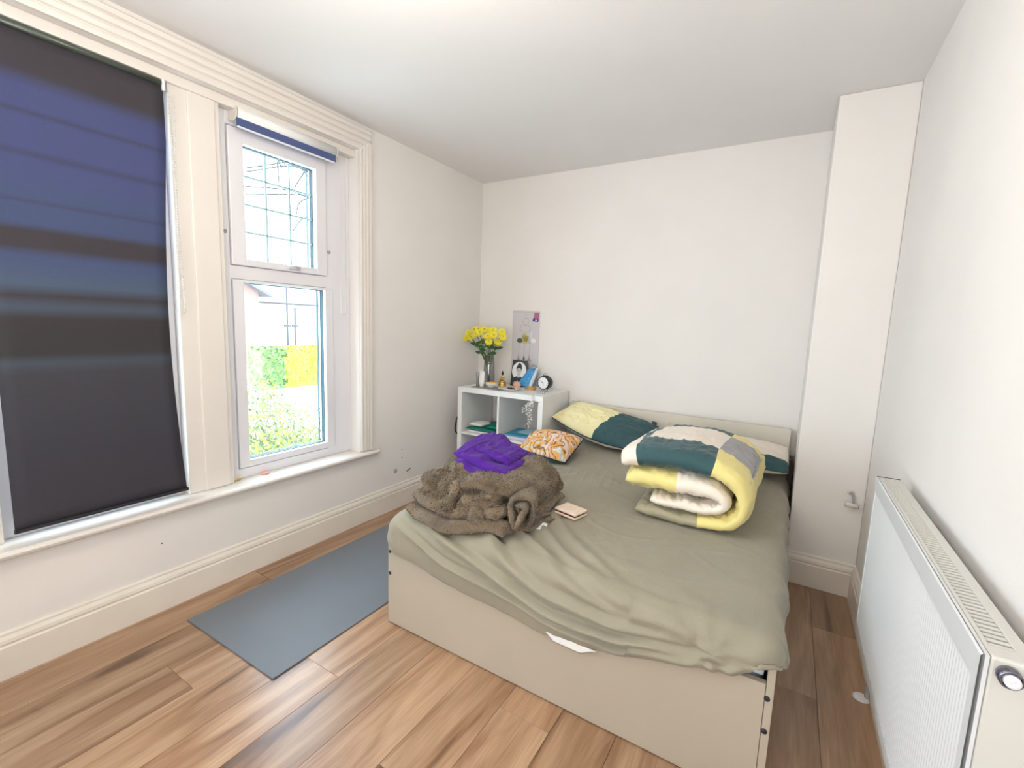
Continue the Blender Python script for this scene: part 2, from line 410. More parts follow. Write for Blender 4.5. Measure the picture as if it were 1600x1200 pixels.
bm = NB(); prism(bm, SILL, -.9, OY1, lambda a, b, t: (a, t, b))
SIL2 = [(0, .447), (.012, .447), (.012, .440), (.026, .440), (.034, .446), (.048, .452), (.052, .462), (.048, .470), (.040, .474), (0, .474)]
prism(bm, SIL2, OY1, 2.085, lambda a, b, t: (a, t, b)); mk('trim_3', bm, M_trim, kind='structure')
def mullion(y0, y1, name):
    bm = NB(); box(bm, (-.22, y0, .474), (-.045, y1, OZ1), .004); box(bm, (-.05, y0 + .07, .474), (-.038, y1 - .02, OZ1), .006)
    mk(name, bm, M_trim, kind='structure')
mullion(1.0, 1.205, 'trim_4'); mullion(.20, .405, 'trim_5')
bm = NB(); box(bm, (-.22, OY0, 2.27), (-.03, OY1, OZ1), .004); mk('trim_6', bm, M_trim, kind='structure')

# ------------------------------------------------------------------ windows
def frame_rect(bm, y0, y1, z0, z1, w, x0, x1, bev=.004):
    wl_, wr_, wb_, wt_ = w
    box(bm, (x0, y0, z0), (x1, y0 + wl_, z1), bev); box(bm, (x0, y1 - wr_, z0), (x1, y1, z1), bev)
    box(bm, (x0, y0 + wl_ - .002, z0), (x1, y1 - wr_ + .002, z0 + wb_), bev); box(bm, (x0, y0 + wl_ - .002, z1 - wt_), (x1, y1 - wr_ + .002, z1), bev)
def gasket(bm, y0, y1, z0, z1, x0=-.128, x1=-.104, w=.005):
    frame_rect(bm, y0, y1, z0, z1, (w, w, w, w), x0, x1, 0)
# window 2 (bare, leaded upper light)
bm = NB(); frame_rect(bm, 1.205, OY1, .474, OZ1 - .04, (.045, .175, .05, .06), -.15, -.085)
box(bm, (-.15, 1.245, 1.495), (-.0845, 1.80, 1.56), .003)
win2 = mk('window_2', bm, M_upvc, kind='structure')
bm = NB(); frame_rect(bm, 1.252, 1.790, 1.562, 2.205, (.072, .066, .035, .065), -.14, -.072); mk('sash', bm, M_upvc, win2)
bm = NB(); frame_rect(bm, 1.255, 1.835, .527, 1.492, (.052, .056, .036, .012), -.14, -.080); mk('fixed_frame', bm, M_upvc, win2)
bm = NB(); gasket(bm, 1.322, 1.726, 1.595, 2.142); gasket(bm, 1.305, 1.781, .561, 1.482)
frame_rect(bm, 1.330, 1.712, 1.600, 2.136, (.0005, .003, .0005, .0005), -.145, -.13, 0); frame_rect(bm, 1.31, 1.766, .57, 1.478, (.0005, .004, .0005, .0005), -.145, -.13, 0)
mk('gasket', bm, M_gasket, win2)
GY0, GY1, GZ0, GZ1 = 1.325, 1.722, 1.598, 2.139
for i in range(3):
    for j in range(4):
        ya = GY0 + (GY1 - GY0) * i / 3; yb = GY0 + (GY1 - GY0) * (i + 1) / 3; za = GZ0 + (GZ1 - GZ0) * j / 4; zb = GZ0 + (GZ1 - GZ0) * (j + 1) / 4
        bm = NB(); box(bm, (-.120, ya + .0008, za + .0008), (-.116, yb - .0008, zb - .0008)); mk('pane', bm, M_glass, win2)
for i in (1, 2):
    y = GY0 + (GY1 - GY0) * i / 3; bm = NB(); box(bm, (-.124, y - .0055, GZ0), (-.112, y + .0055, GZ1), .002, seg=1); mk('lead_bar', bm, M_lead, win2)
for j in (1, 2, 3):
    z = GZ0 + (GZ1 - GZ0) * j / 4; bm = NB(); box(bm, (-.124, GY0, z - .005), (-.112, GY1, z + .005), .002, seg=1); mk('lead_bar', bm, M_lead, win2)
bm = NB(); box(bm, (-.120, 1.307, .563), (-.116, 1.779, 1.480)); mk('pane', bm, M_glass, win2)
bm = NB(); box(bm, (-.074, 1.545, 1.572), (-.062, 1.615, 1.590), .004); tube(bm, [(-.066, 1.585, 1.582), (-.048, 1.585, 1.584), (-.040, 1.57, 1.590), (-.040, 1.52, 1.578)], .006, 8)
hd = mk('handle', bm, mat('handle_satin', (.60, .60, .63), .35), win2)
bm = NB(); lathe(bm, [(.0075, 0), (.0075, .004)], (-.050, 1.587, 1.584), 'X', 12); mk('lock_button', bm, M_grey, hd)
for y, z in ((1.229, 1.715), (1.812, 1.702)):
    bm = NB(); lathe(bm, [(.010, 0), (.010, .004), (.007, .006)], (-.0855 + (0 if y > 1.5 else 0), y, z), 'X', 14); mk('screw_cap', bm, M_grey, win2)
# window 1 (behind the banded blind)
bm = NB(); frame_rect(bm, .405, 1.0, .474, OZ1 - .04, (.06, .06, .06, .06), -.15, -.09); box(bm, (-.15, .46, 1.5), (-.09, .95, 1.56), .004)
win1 = mk('window_1', bm, M_upvc, kind='structure')
bm = NB(); box(bm, (-.120, .465, .53), (-.116, .94, 1.5)); mk('pane', bm, M_glass, win1)
bm = NB(); box(bm, (-.120, .465, 1.56), (-.116, .94, 2.215)); mk('pane', bm, M_glass, win1)
# unseen window, added left of the frame to let in more sky light
bm = NB(); frame_rect(bm, OY0, .20, .474, OZ1 - .04, (.06, .06, .06, .06), -.15, -.09); box(bm, (-.15, OY0, 1.5), (-.09, .2, 1.56), .004)
win3 = mk('window_unseen', bm, M_upvc, kind='structure')
bm = NB(); box(bm, (-.120, OY0 + .06, .53), (-.116, .14, 1.5)); mk('pane', bm, M_glass, win3)
bm = NB(); box(bm, (-.120, OY0 + .06, 1.56), (-.116, .14, 2.215)); mk('pane', bm, M_glass, win3)

# big blind
t = thing('roller_blind', (-.03, .70, .507), 'dark navy and brown banded roller blind pulled down over the left window', 'blind')
bm = NB(); n = 40; g = []
yl = lambda z: .430 + .0 * z
def yr(z):
    k = (z - .51) / 1.74; return .984 - .030 * sin(pi * min(1, k * 1.15)) * (k < .87) - .006 * k
for i in range(n + 1):
    z = .515 + (2.245 - .515) * i / n; row = []
    for j in range(13):
        s = j / 12; y = yl(z) + (yr(z) - yl(z)) * s
        row.append(bm.verts.new((-.030 + .004 * sin(z * 5 + s * 2) * sin(pi * s), y, z)))
    g.append(row)
for i in range(n):
    for j in range(12): bm.faces.new((g[i][j], g[i][j + 1], g[i + 1][j + 1], g[i + 1][j]))
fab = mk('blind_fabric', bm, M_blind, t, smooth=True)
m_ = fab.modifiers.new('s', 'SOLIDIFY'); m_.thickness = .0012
bm = NB(); box(bm, (-.038, .428, .505), (-.024, .990, .519), .003); mk('bottom_bar', bm, M_black, t)
M_alum = mat('dark_roller_metal', (.10, .12, .10), .35, metal=.6)
bm = NB(); tube(bm, [(-.034, .41, 2.254), (-.034, .972, 2.254)], .013, 14); mk('roller', bm, M_alum, t)
bm = NB(); box(bm, (-.06, .9725, 2.225), (-.02, .985, 2.27), .004); mk('bracket', bm, M_upvc, t); bm = NB(); box(bm, (-.06, .4055, 2.225), (-.02, .415, 2.27), .004); mk('bracket', bm, M_upvc, t)
def chain(parent, y0, y1, z0, z1, x, tl=None):
    bm = NB(); w = abs(y1 - y0) / 2; yc = (y0 + y1) / 2; pts = []
    k = int((z1 - z0) / .011)
    for i in range(k): pts.append((x, y1 - (0 if not tl else tl) * (1 - i / k), z1 - (z1 - z0) * i / k))
    for i in range(1, 8): a = pi * i / 8; pts.append((x, yc + w * cos(a), z0 - w * sin(a)))
    for i in range(k): pts.append((x, y0 + (0 if not tl else tl) * (i / k), z0 + (z1 - z0) * i / k))
    for p in pts:
        bmesh.ops.create_icosphere(bm, subdivisions=1, radius=.0040, matrix=Matrix.Translation(p))
    tube(bm, pts, .0012, 4)
    o = mk('bead_chain', bm, M_bead, parent, kind='stuff'); return o
chain(t, .992, 1.012, 1.33, 2.23, -.018, .02)
# small blind rolled up at the top of the right window
t = thing('roller_blind', (-.05, 1.56, 2.19), 'rolled-up small navy roller blind with white roll above the leaded window', 'blind')
bm = NB(); tube(bm, [(-.048, 1.275, 2.257), (-.048, 1.825, 2.257)], .034, 20); mk('roll', bm, M_white, t, smooth=False)
bm = NB(); box(bm, (-.022, 1.268, 2.196), (-.019, 1.818, 2.234), .001, seg=1); mk('blind_fabric', bm, M_navy if False else mat('navy_blind', (.07, .10, .24), .7), t)
bm = NB(); box(bm, (-.026, 1.272, 2.189), (-.017, 1.812, 2.198), .003); mk('bottom_bar', bm, M_upvc, t)
for y in (1.268, 1.829):
    bm = NB(); lathe(bm, [(.036, -.003), (.036, .003)], (-.048, y, 2.257), 'Y', 20); mk('end_bracket', bm, M_trim, t)
chain(t, 1.836, 1.872, 1.36, 2.235, -.010)

# things on the sill
bm = NB(); lathe(bm, [(.020, 0), (.021, .008), (.019, .011)], (-.062, 1.372, .4742), 'Z', 20)
o = mk('jar_lid', bm, mat('pink_plastic', (.85, .42, .40), .5)); tag(o, 'round pink lid lying on the sill below the leaded window', 'lid')
bm = NB(); vs = [(-.085, 1.205, .4745), (-.062, 1.196, .476), (-.055, 1.235, .480), (-.078, 1.258, .476), (-.09, 1.24, .4745)]
v2 = [(x, y, z + .0035) for x, y, z in vs]
A = [bm.verts.new(p) for p in vs]; B = [bm.verts.new(p) for p in v2]; bm.faces.new(A); bm.faces.new(B)
for k in range(5): bm.faces.new((A[k], A[(k + 1) % 5], B[(k + 1) % 5], B[k]))
o = mk('dried_petal', bm, mat('yellow_scrap', (.72, .55, .16), .6)); tag(o, 'crumpled yellow scrap lying on the sill beside the panelled mullion', 'petal')

# wall marks
for nm, y, z, r, c in (('wall_hole', 2.331, .411, .004, (.03, .03, .03)), ('wall_hole', 2.331, .350, .004, (.03, .03, .03)), ('wall_hole', .861, .304, .0035, (.12, .10, .09))):
    bm = NB(); lathe(bm, [(r, .0), (r, .0006)], (0, y, z), 'X', 10); mk(nm, bm, mat('hole_dark', c, .9), wl)
bm = NB(); lathe(bm, [(.016, .0), (.015, .002), (.008, .004)], (0, 2.268, .268), 'X', 18); o = mk('filler_patch', bm, mat('grey_filler', (.36, .37, .36), .8), wl)
bm = NB(); rotbox(bm, (.008, 2.392, .247), (.003, .040, .008), rx=radians(22), bev=.001); o = mk('leaf_stub', bm, M_green, wl)

# ------------------------------------------------------------------ ceiling lamp just above the frame
t = thing('ceiling_lamp', (.93, 1.10, H - .05), 'small warm round ceiling lamp glowing at the top edge of the photo', 'lamp')
bm = NB(); lathe(bm, [(.05, 0), (.055, -.012), (.04, -.018)], (.93, 1.10, H), 'Z', 20); mk('base', bm, M_white, t)
M_bulb = mat('warm_bulb', (1.0, .78, .45), .5, emis=14)
bm = NB(); lathe(bm, [(.012, -.045), (.028, -.036), (.034, -.026), (.030, -.018)], (.93, 1.10, H), 'Z', 16); mk('bulb', bm, M_bulb, t)

# ------------------------------------------------------------------ bed
bed = thing('bed', (1.62, 2.2, 0), 'pale beige wooden double bed with black bolt heads in its foot board', 'bed')
bm = NB(); box(bm, (.892, 1.345, .004), (2.325, 1.366, .374), .002); mk('footboard', bm, M_bedw, bed)
for n_, x0, x1, zt in (('side_rail', .892, .912, .40), ('side_rail', 2.326, 2.346, .440)):
    bm = NB(); box(bm, (x0, 1.3655 if x0 < 1 else 1.346, .004), (x1, 3.17, zt), .002); mk(n_, bm, M_bedw, bed)
bm = NB(); box(bm, (.90, 3.171, .004), (2.345, 3.218, .757), .004); hb = mk('headboard', bm, mat('headboard_beige', (.66, .61, .52), .5, var=.02), bed)
bm = NB(); box(bm, (2.3475, 3.05, .004), (2.372, 3.17, .60), .003); mk('shaded_headboard_end', bm, M_shadew, bed)  # end of the headboard, coloured dark for the shade it stands in
for x, z in ((.902, .332), (.902, .233), (2.331, .335), (2.333, .237)):
    bm = NB(); lathe(bm, [(.0075, .002), (.0075, -.002), (.004, -.004)], (x + (.002 if x < 1 else 0), 1.3445, z), 'Y', 14); b_ = mk('bolt', bm, M_black, bed)
bm = NB()
for k in range(12): box(bm, (.915, 1.42 + k * .145, .235), (2.322, 1.50 + k * .145, .25))
mk('slats', bm, M_bedw, bed)
bm = NB(); box(bm, (.925, 1.385, .252), (2.318, 3.165, .486), .04, seg=4); o = mk('mattress', bm, M_mattress, smooth=True)
tag(o, 'pale blue-white mattress showing under the sheet at the foot corner', 'mattress')

# sheet
XL, XRR, YFr, YBk, R0, ZT = .880, 2.362, 1.322, 3.168, .075, .503
HEM = [(.86, .36), (.904, .346), (1.044, .335), (1.228, .304), (1.476, .290), (1.661, .266), (1.888, .293), (2.082, .345), (2.229, .375), (2.316, .418), (2.38, .44)]
def hem(x):
    x = min(max(x, .86), 2.38)
    for (a, b), (c, d) in zip(HEM, HEM[1:]):
        if x <= c:
            k = (x - a) / (c - a); k = k * k * (3 - 2 * k) * .4 + k * .6; return b + (d - b) * k
    return HEM[-1][1]
def sheet_pt(a, b):
    # inner rectangle
    ix0, ix1, iy0 = XL + R0, XRR - R0, YFr + R0
    cx = min(max(a, ix0), ix1); cy = max(b, iy0); ox, oy = a - cx, b - cy
    m = max(abs(ox), abs(oy)); l = sqrt(ox * ox + oy * oy)
    zz = ZT + .012 * sin(pi * min(1, max(0, (a - XL) / (XRR - XL)))) * min(1, (cy - YFr) * 2)
    if m < 1e-6:
        d = -min(a - ix0, ix1 - a, b - iy0); p = Vector((a, b, zz)); nv_ = Vector((0, 0, 1)); drop = -(b - iy0)
        dirv = Vector((0, -1, 0))
    else:
        ux, uy = ox / l, oy / l; d = m
        hz = hem(a if abs(oy) > abs(ox) * .3 else (XL if a < 1.5 else XRR)) if oy < 0 else .405
        if oy < 0:
            wgt = min(1, abs(oy) / (abs(ox) + 1e-6)); hz = hz * wgt + .405 * (1 - wgt) if a > 1.5 else hz * wgt + .36 * (1 - wgt)
        else: hz = .40 if a > 1.5 else .36
        arc = R0 * pi / 2; tot = .34   # parameter length outside
        if d < arc:
            th = d / R0; p = Vector((cx + ux * R0 * sin(th), cy + uy * R0 * sin(th), zz - R0 * (1 - cos(th)))); nv_ = Vector((ux * sin(th), uy * sin(th), cos(th)))
        else:
            k = (d - arc) / (tot - arc); zb = zz - R0
            p = Vector((cx + ux * R0, cy + uy * R0, zb - k * (zb - hz))); nv_ = Vector((ux, uy, 0))
            # mattress bulge above the hem
            p += nv_ * .006 * sin(pi * k)
        drop = d
        dirv = Vector((ux, uy, 0))
    # folds sweeping along the foot end
    w = 0
    x = p.x
    hgt = p.z if m >= 1e-6 else zz + (b - iy0) * .9
    if b < iy0 + .45 and hgt is not None:
        for k, (off, fan, amp, wd) in enumerate(((.028, .10, .014, .010), (.062, .16, .022, .013), (.105, .26, .019, .015), (.150, .42, .013, .017), (.19, .62, .010, .02), (.21, .9, .008, .022))):
            zl = hem(x) + off * .8 + fan * max(0, (1.95 - x)) ** 1.15 + .008 * sin(x * 9 + k * 2)
            if x > 1.95: zl = hem(x) + off * .8 * (1 - .75 * min(1, (x - 1.95) / .35)) + .004
            q = (hgt - zl) / wd
            fade = min(1, max(0, (2.30 - x) / .2)) * min(1, max(0, (x - .92) / .15))
            w += amp * (exp(-q * q) - .8 * exp(-(q - 1.9) ** 2)) * fade
        # puckered knot near the right corner
        rr = sqrt(((x - 2.19) / 1.6) ** 2 + (hgt - .425) ** 2)
        w += .010 * exp(-(rr / .016) ** 2) - .006 * exp(-((rr - .030) / .010) ** 2)
        aa = math.atan2(hgt - .425, x - 2.19)
        w += .005 * sin(aa * 7) * exp(-((rr - .06) / .05) ** 2)
    w += .0045 * fbm((p.x, p.y * .9, p.z), 3.2, 3) + .0022 * fbm((p.x * 1.5, p.y, p.z), 9, 8)
    w += .004 * max(0, 1 - abs(nz((p.x * 1.6, p.y * 2.6, 0), 2.1, 21)) * 9) * .8
    if m >= 1e-6 and oy >= 0: w += .006 * sin(p.y * 23 + 3 * nz((0, p.y, 0), 2)) * min(1, d / .1)
    # crease lines across the middle of the bed
    if b > 2.1:
        w += .006 * max(0, 1 - abs((b - 2.62) + .35 * (a - 1.35) + .02 * sin(a * 13)) / .02) * (a < 1.65)
        w += .005 * max(0, 1 - abs((b - 2.38) + .30 * (a - 1.35) + .015 * sin(a * 17)) / .018) * (a < 1.6)
        for q in range(6): w += .003 * max(0, 1 - abs(a - (1.28 + .05 * q) + .2 * (b - 2.4)) / .009) * exp(-((b - 2.3) / .10) ** 2)
    if w < -.004: w = -.004 + (w + .004) * .5
    return p + nv_ * w
bm = NB(); EXT = .34 - R0 * 0
A0, A1, B0, B1 = XL + R0 - .34, XRR - R0 + .34, YFr + R0 - .34, YBk
NA, NBb = 290, 290; G = []
for i in range(NA + 1):
    a = A0 + (A1 - A0) * i / NA
    G.append([bm.verts.new(sheet_pt(a, B0 + (B1 - B0) * j / NBb)) for j in range(NBb + 1)])
for i in range(NA):
    for j in range(NBb):
        f = bm.faces.new((G[i][j], G[i + 1][j], G[i + 1][j + 1], G[i][j + 1])); f.smooth = True
o = mk('bed_sheet', bm, M_sheet); tag(o, 'creased olive-grey cotton sheet draped over the mattress and foot board', 'sheet')
m_ = o.modifiers.new('s', 'SOLIDIFY'); m_.thickness = .002; m_.offset = -1
bm = NB()
slab(bm, bil((1.70, 1.318, .258), (1.80, 1.318, .256), (1.86, 1.322, .285), (1.655, 1.322, .285)), .003, 12, 6)
o = mk('paper_label', bm, M_paper, smooth=True); tag(o, 'white cloth label peeping out under the sheet hem on the foot board', 'label')
bm = NB(); box(bm, (2.16, 1.372, .376), (2.318, 1.386, .425), .006); mk('mattress_cover', bm, M_mattress, o.parent if False else None).name = 'mattress_protector'
ob = bpy.data.objects['mattress_protector']; tag(ob, 'pale blue mattress protector edge above the foot board at the right corner', 'mattress protector')

# ------------------------------------------------------------------ pillows
def piping(bm, fn, n=60, r=.004, mi=0, edges='f'):
    pts = []
    if 'f' in edges: pts += [fn(i / n, 0) for i in range(n + 1)]
    if 'r' in edges: pts += [fn(1, i / n) for i in range(1, n + 1)]
    tube(bm, pts, r, 6, mi)
t = thing('pillow', (1.2, 2.98, .51), 'pillow with a pale yellow and dark green cover leaning on the headboard beside the shelf', 'pillow')
f1 = bil((.862, 2.95, .668), (1.50, 2.77, .572), (1.60, 3.13, .665), (1.00, 3.13, .775), lift=lambda u, v: (0, 0, -.035 * sin(pi * u) * (1 - v)))
bm = NB(); slab(bm, f1, .145, 90, 70, 2.6, 2.6, .012, 5, 2, lambda u, v, s: 2 if (s == 0) != True and u < .45 else ((3 if s else (0 if u < .55 + .03 * v else 1))), ridge=-.008, rs=(9, 5))
mk('pillow_cover', bm, [M_pyel, M_dgreen, M_pgrey, M_cream], t)
bm = NB(); piping(bm, f1, edges='f'); tube(bm, [f1(0, i / 20) for i in range(21)], .004, 6); mk('piping', bm, M_pipe, t, smooth=True)

t = thing('pillow', (1.97, 2.98, .51), 'white pillow with a dark green stripe behind the folded duvet', 'pillow')
f2 = bil((1.62, 2.78, .585), (2.350, 2.83, .575), (2.345, 3.13, .655), (1.57, 3.13, .665))
bm = NB(); slab(bm, f2, .135, 90, 70, 2.8, 2.4, .010, 5, 7, lambda u, v, s: 2 if s else (1 if v < .30 else (3 if u < .10 else 0)), ridge=-.008, rs=(9, 4))
mk('pillow_cover', bm, [M_cream, M_dgreen, M_cream, M_pgrey], t)
bm = NB(); slab(bm, bil((1.545, 3.09, .655), (1.575, 3.09, .65), (1.572, 3.12, .70), (1.54, 3.12, .705)), .006, 8, 8); mk('corner_tab', bm, M_navy, t)
bm = NB(); lathe(bm, [(.004, 0), (.010, .006), (.006, .012)], (1.655, 3.10, .70), 'Z', 8); mk('toggle', bm, mat('orange_toggle', (.85, .50, .12), .6), t)

t = thing('cushion', (1.08, 2.55, .51), 'square cushion with an orange and pink leaf print and dark green back', 'cushion')
f3 = bil((.945, 2.35, .575), (1.240, 2.38, .535), (1.205, 2.74, .600), (.875, 2.66, .605))
bm = NB(); slab(bm, f3, .15, 60, 60, 2.2, 2.2, .006, 4, 12, lambda u, v, s: 1 if s else 0, ridge=.004, rs=(6, 6))
mk('cushion_cover', bm, [M_floral, M_dgreen], t)
bm = NB(); tube(bm, [f3(i / 30, 0) for i in range(31)] + [f3(1, i / 30) for i in range(1, 31)], .0035, 6); mk('piping', bm, M_pipe, t)

# ------------------------------------------------------------------ folded duvet
dv = thing('duvet', (1.97, 2.28, .51), 'thick folded duvet with yellow, cream, grey and dark green patches on the bed', 'duvet')
DY0, DY1 = 1.925, 2.66
def pathslab(path, T, x_mat, nu, nv, seed, y0, y1, wr=.006, pu=10, bulge=0, yshift=None, ridge=-.009):
    al = along(catmull([(x, 0, z) for x, z in path], 10))
    cache = [al(i / nu) for i in range(nu + 1)]
    def f(u, v):
        q = cache[int(round(u * nu))]; g = v * .55 + .45 * (.5 - .5 * cos(pi * v))
        ys = yshift(u) if yshift else 0
        sc = 1 + .05 * sin(pi * v)
        return Vector((q.x + .012 * sin(v * 5 + seed) + (.01 * nz((u * 3, v * 3, 0), 1, seed)), y0 + ys + (y1 - y0 - ys) * g, .51 + (q.z - .51) * (1 + .03 * sin(pi * v * .9)) - .03 * v * (q.z > .7)))
    bm = NB(); slab(bm, f, T, nu, nv, pu, 5, wr, 6, seed, x_mat, ridge=ridge, rs=(22, 5)); return bm
outer = [(1.78, .545), (1.90, .543), (2.05, .543), (2.14, .556), (2.190, .605), (2.197, .670), (2.168, .730), (2.09, .768), (1.98, .782), (1.85, .780), (1.755, .762), (1.710, .735)]
def om(u, v, s):
    g = v * .55 + .45 * (.5 - .5 * cos(pi * v))
    if u < .24: return 3
    if u < .50: return 0
    if u < .64: return 2 if .26 < g < .80 else 0
    if g < .28: return 1 if u < .93 else 4
    if g > .80: return 1
    if .925 < u < .955: return 1
    return 4
DM = [M_yel, M_dgreen, M_cgrey, M_olive, M_cream]
bm = pathslab(outer, lambda u: .070 + .036 * min(1, max(0, (u - .45) / .25)), om, 190, 70, 3, DY0, DY1, wr=.012, pu=26)
mk('outer_layer', bm, DM, dv)
inner = [(1.84, .600), (1.93, .600), (2.03, .600), (2.095, .612), (2.120, .638), (2.10, .664), (2.04, .680), (1.92, .682), (1.80, .676), (1.728, .664)]
def im(u, v, s): return 4 if u < .70 else 0
bm = pathslab(inner, lambda u: .056 + .042 * min(1, max(0, (u - .40) / .2)), im, 150, 60, 9, DY0 - .005, DY1 - .05, wr=.012, pu=22)
mk('inner_layer', bm, DM, dv)

# ------------------------------------------------------------------ brown fur blanket
fb = thing('fur_blanket', (1.2, 1.65, .51), 'folded brown faux fur blanket on the front left corner of the bed', 'blanket')
def lump(amp, sc, sd): return lambda u, v: (amp * nz((u, v, 0), sc, sd) * .6, amp * nz((u, v, 4), sc, sd) * .8, amp * nz((u, v, 8), sc, sd))
def fr(bm, c, T, seed, nu=70, nv=60, pu=5, pv=5, wr=.016, ws=2.6):
    slab(bm, ease(c, .6), T, nu, nv, pu, pv, wr, ws, seed)
bm = NB()
fy = lambda a, sc, sd: (lambda u, v: (a * nz((u, v, 0), sc, sd) * .6, -.045 * sin(pi * min(1, u * 1.1)) * (1 - v) + a * nz((u, v, 4), sc, sd) * .7, a * nz((u, v, 8), sc, sd)))
# bottom layers, their front rims rolling round the corner
fr(bm, bil((.975, 1.360, .538), (1.440, 1.385, .532), (1.49, 1.84, .545), (.925, 1.88, .545), lift=fy(.03, 3, 1)), .070, 1)
fr(bm, bil((.985, 1.375, .588), (1.40, 1.405, .580), (1.45, 1.85, .590), (.905, 1.88, .600), lift=fy(.035, 3.2, 5)), .070, 6)
# left hump with scalloped front rim
fr(bm, bil((1.045, 1.395, .638), (1.215, 1.430, .634), (1.22, 1.86, .665), (.905, 1.90, .650), lift=lambda u, v: (.0, -.03 * sin(u * 8) * (1 - v), .018 * sin(u * 10 + 1) * (1 - v) + .012 * sin(v * 11 + 2 * u))), .072, 11)
fr(bm, bil((1.035, 1.52, .665), (1.19, 1.53, .670), (1.22, 1.88, .69), (.90, 1.95, .680), lift=lump(.03, 3, 15)), .055, 14)
# flap drooping from the left hump
def droop(u, v):
    a = u * pi * .55; return Vector((1.120 + .11 * v, 1.47 - .085 * sin(a) + .02 * sin(v * 5), .668 - .085 * (1 - cos(a)) + .012 * sin(v * 9)))
fr(bm, droop, .050, 51, nu=50, nv=40, pu=5, pv=4, wr=.012)
# middle tongue sagging over the front
pth = along(catmull([(1.06, 1.375, .610), (1.13, 1.350, .588), (1.22, 1.350, .578), (1.30, 1.375, .598), (1.37, 1.42, .632)], 8))
def tong(u, v): p = pth(u); return Vector((p.x + .02 * v, p.y + .30 * v, p.z + .03 * v))
fr(bm, tong, .058, 21, pu=4)
# right hump arching down towards the bed
ph = along(catmull([(1.21, .655, 0), (1.28, .680, 0), (1.345, .686, 0), (1.405, .660, 0), (1.425, .605, 0), (1.418, .560, 0)], 8))
def arch(u, v):
    p = ph(u); return Vector((p.x + .03 * v - .005, 1.400 + .46 * v + .20 * u * u * (1 - v) - .02 * sin(u * pi), p.y + .014 * sin(v * 7) + .012 * sin(u * 9 + v * 6)))
fr(bm, arch, .060, 31, pu=5, wr=.022)
fr(bm, bil((1.22, 1.375, .575), (1.39, 1.40, .555), (1.37, 1.50, .66), (1.24, 1.46, .66), lift=lump(.03, 4, 8)), .06, 41)
rng = random.Random(2); hair = NB()
def grow(src, n_, L):
    src.normal_update()
    for f in src.faces:
        if f.calc_area() < 1e-7: continue
        n = f.normal
        if n.length < .5: continue
        for _ in range(n_):
            vs = f.verts; a, b = rng.random(), rng.random()
            p = vs[0].co.lerp(vs[1].co, a).lerp(vs[-1].co.lerp(vs[min(2, len(vs) - 1)].co, a), b) - n * .002
            d = (n * 1.0 + Vector((rng.uniform(-.7, .7), rng.uniform(-.7, .7), rng.uniform(-.8, .2)))).normalized() * rng.uniform(*L)
            s_ = d.cross(Vector((rng.random(), rng.random(), rng.random()))).normalized() * .0018
            hf = hair.faces.new((hair.verts.new(p - s_), hair.verts.new(p + s_), hair.verts.new(p + d))); hf.material_index = rng.choice((0, 0, 1, 2))
bmesh.ops.recalc_face_normals(bm, faces=bm.faces)
grow(bm, 2, (.008, .014))
fo = mk('blanket_fold', bm, M_fur, fb)
# rolled end seen on the right side: spiral of thinner layers
bm = NB()
sp = [Vector((1.452 + .012 * sin(2 * a) + (.048 - .010 * a / pi) * cos(a) * .75, 0, .597 + .006 * sin(3 * a) + (.076 - .015 * a / pi) * sin(a))) for a in [i * pi / 8 for i in range(-8, 28)]]
al_ = along(sp)
def spi(u, v): p = al_(u); return Vector((p.x + .018 - .14 * v, 1.470 + .04 * sin(u * 7) * (1 - v) + .32 * v, p.z))
slab(bm, spi, .026, 120, 30, 30, 8, .006, 6, 5)
slab(bm, bil((1.36, 1.430, .522), (1.49, 1.52, .518), (1.52, 1.68, .518), (1.38, 1.70, .53)), .024, 24, 24, 5, 5, .006, 5, 2)
slab(bm, bil((1.37, 1.450, .542), (1.475, 1.53, .540), (1.50, 1.68, .540), (1.38, 1.70, .55)), .022, 24, 24, 5, 5, .006, 5, 7)
bmesh.ops.recalc_face_normals(bm, faces=bm.faces); grow(bm, 2, (.006, .010))
mk('rolled_end', bm, M_fur, fb)
ho = mk('fur_pile', hair, [M_fur, mat('fur_tip_light', (.42, .33, .22), .8, sheen=.4), mat('fur_tip_dark', (.10, .065, .035), .9)], fb, kind='stuff')

bm = NB(); slab(bm, bil((1.490, 1.555, .514), (1.530, 1.570, .512), (1.52, 1.615, .522), (1.49, 1.605, .528)), .003, 6, 6); mk('care_label', bm, M_paper, fb)

# purple fleece folded on top
t = thing('fleece_throw', (1.1, 1.8, .68), 'folded purple fleece throw lying on top of the brown fur blanket', 'throw')
bm = NB()
fr2 = lambda c, T, sd: slab(bm, ease(c, .6), T, 60, 50, 5, 5, .014, 2.4, sd, ridge=.004, rs=(4, 3))
fr2(bil((1.035, 1.600, .692), (1.385, 1.475, .672), (1.345, 1.83, .690), (.98, 2.00, .706), lift=lambda u, v: (0, -.02 * sin(pi * u) * (1 - v), 0)), .042, 3)
fr2(bil((1.015, 1.625, .722), (1.370, 1.510, .706), (1.340, 1.85, .712), (.975, 2.01, .732), lift=lambda u, v: (0, 0, .014 * sin(u * 6 + 1) * sin(v * 3))), .040, 9)
fr2(bil((1.10, 1.68, .744), (1.33, 1.60, .732), (1.31, 1.80, .735), (1.06, 1.96, .754)), .030, 15)
mk('folded_fleece', bm, M_purple, t)

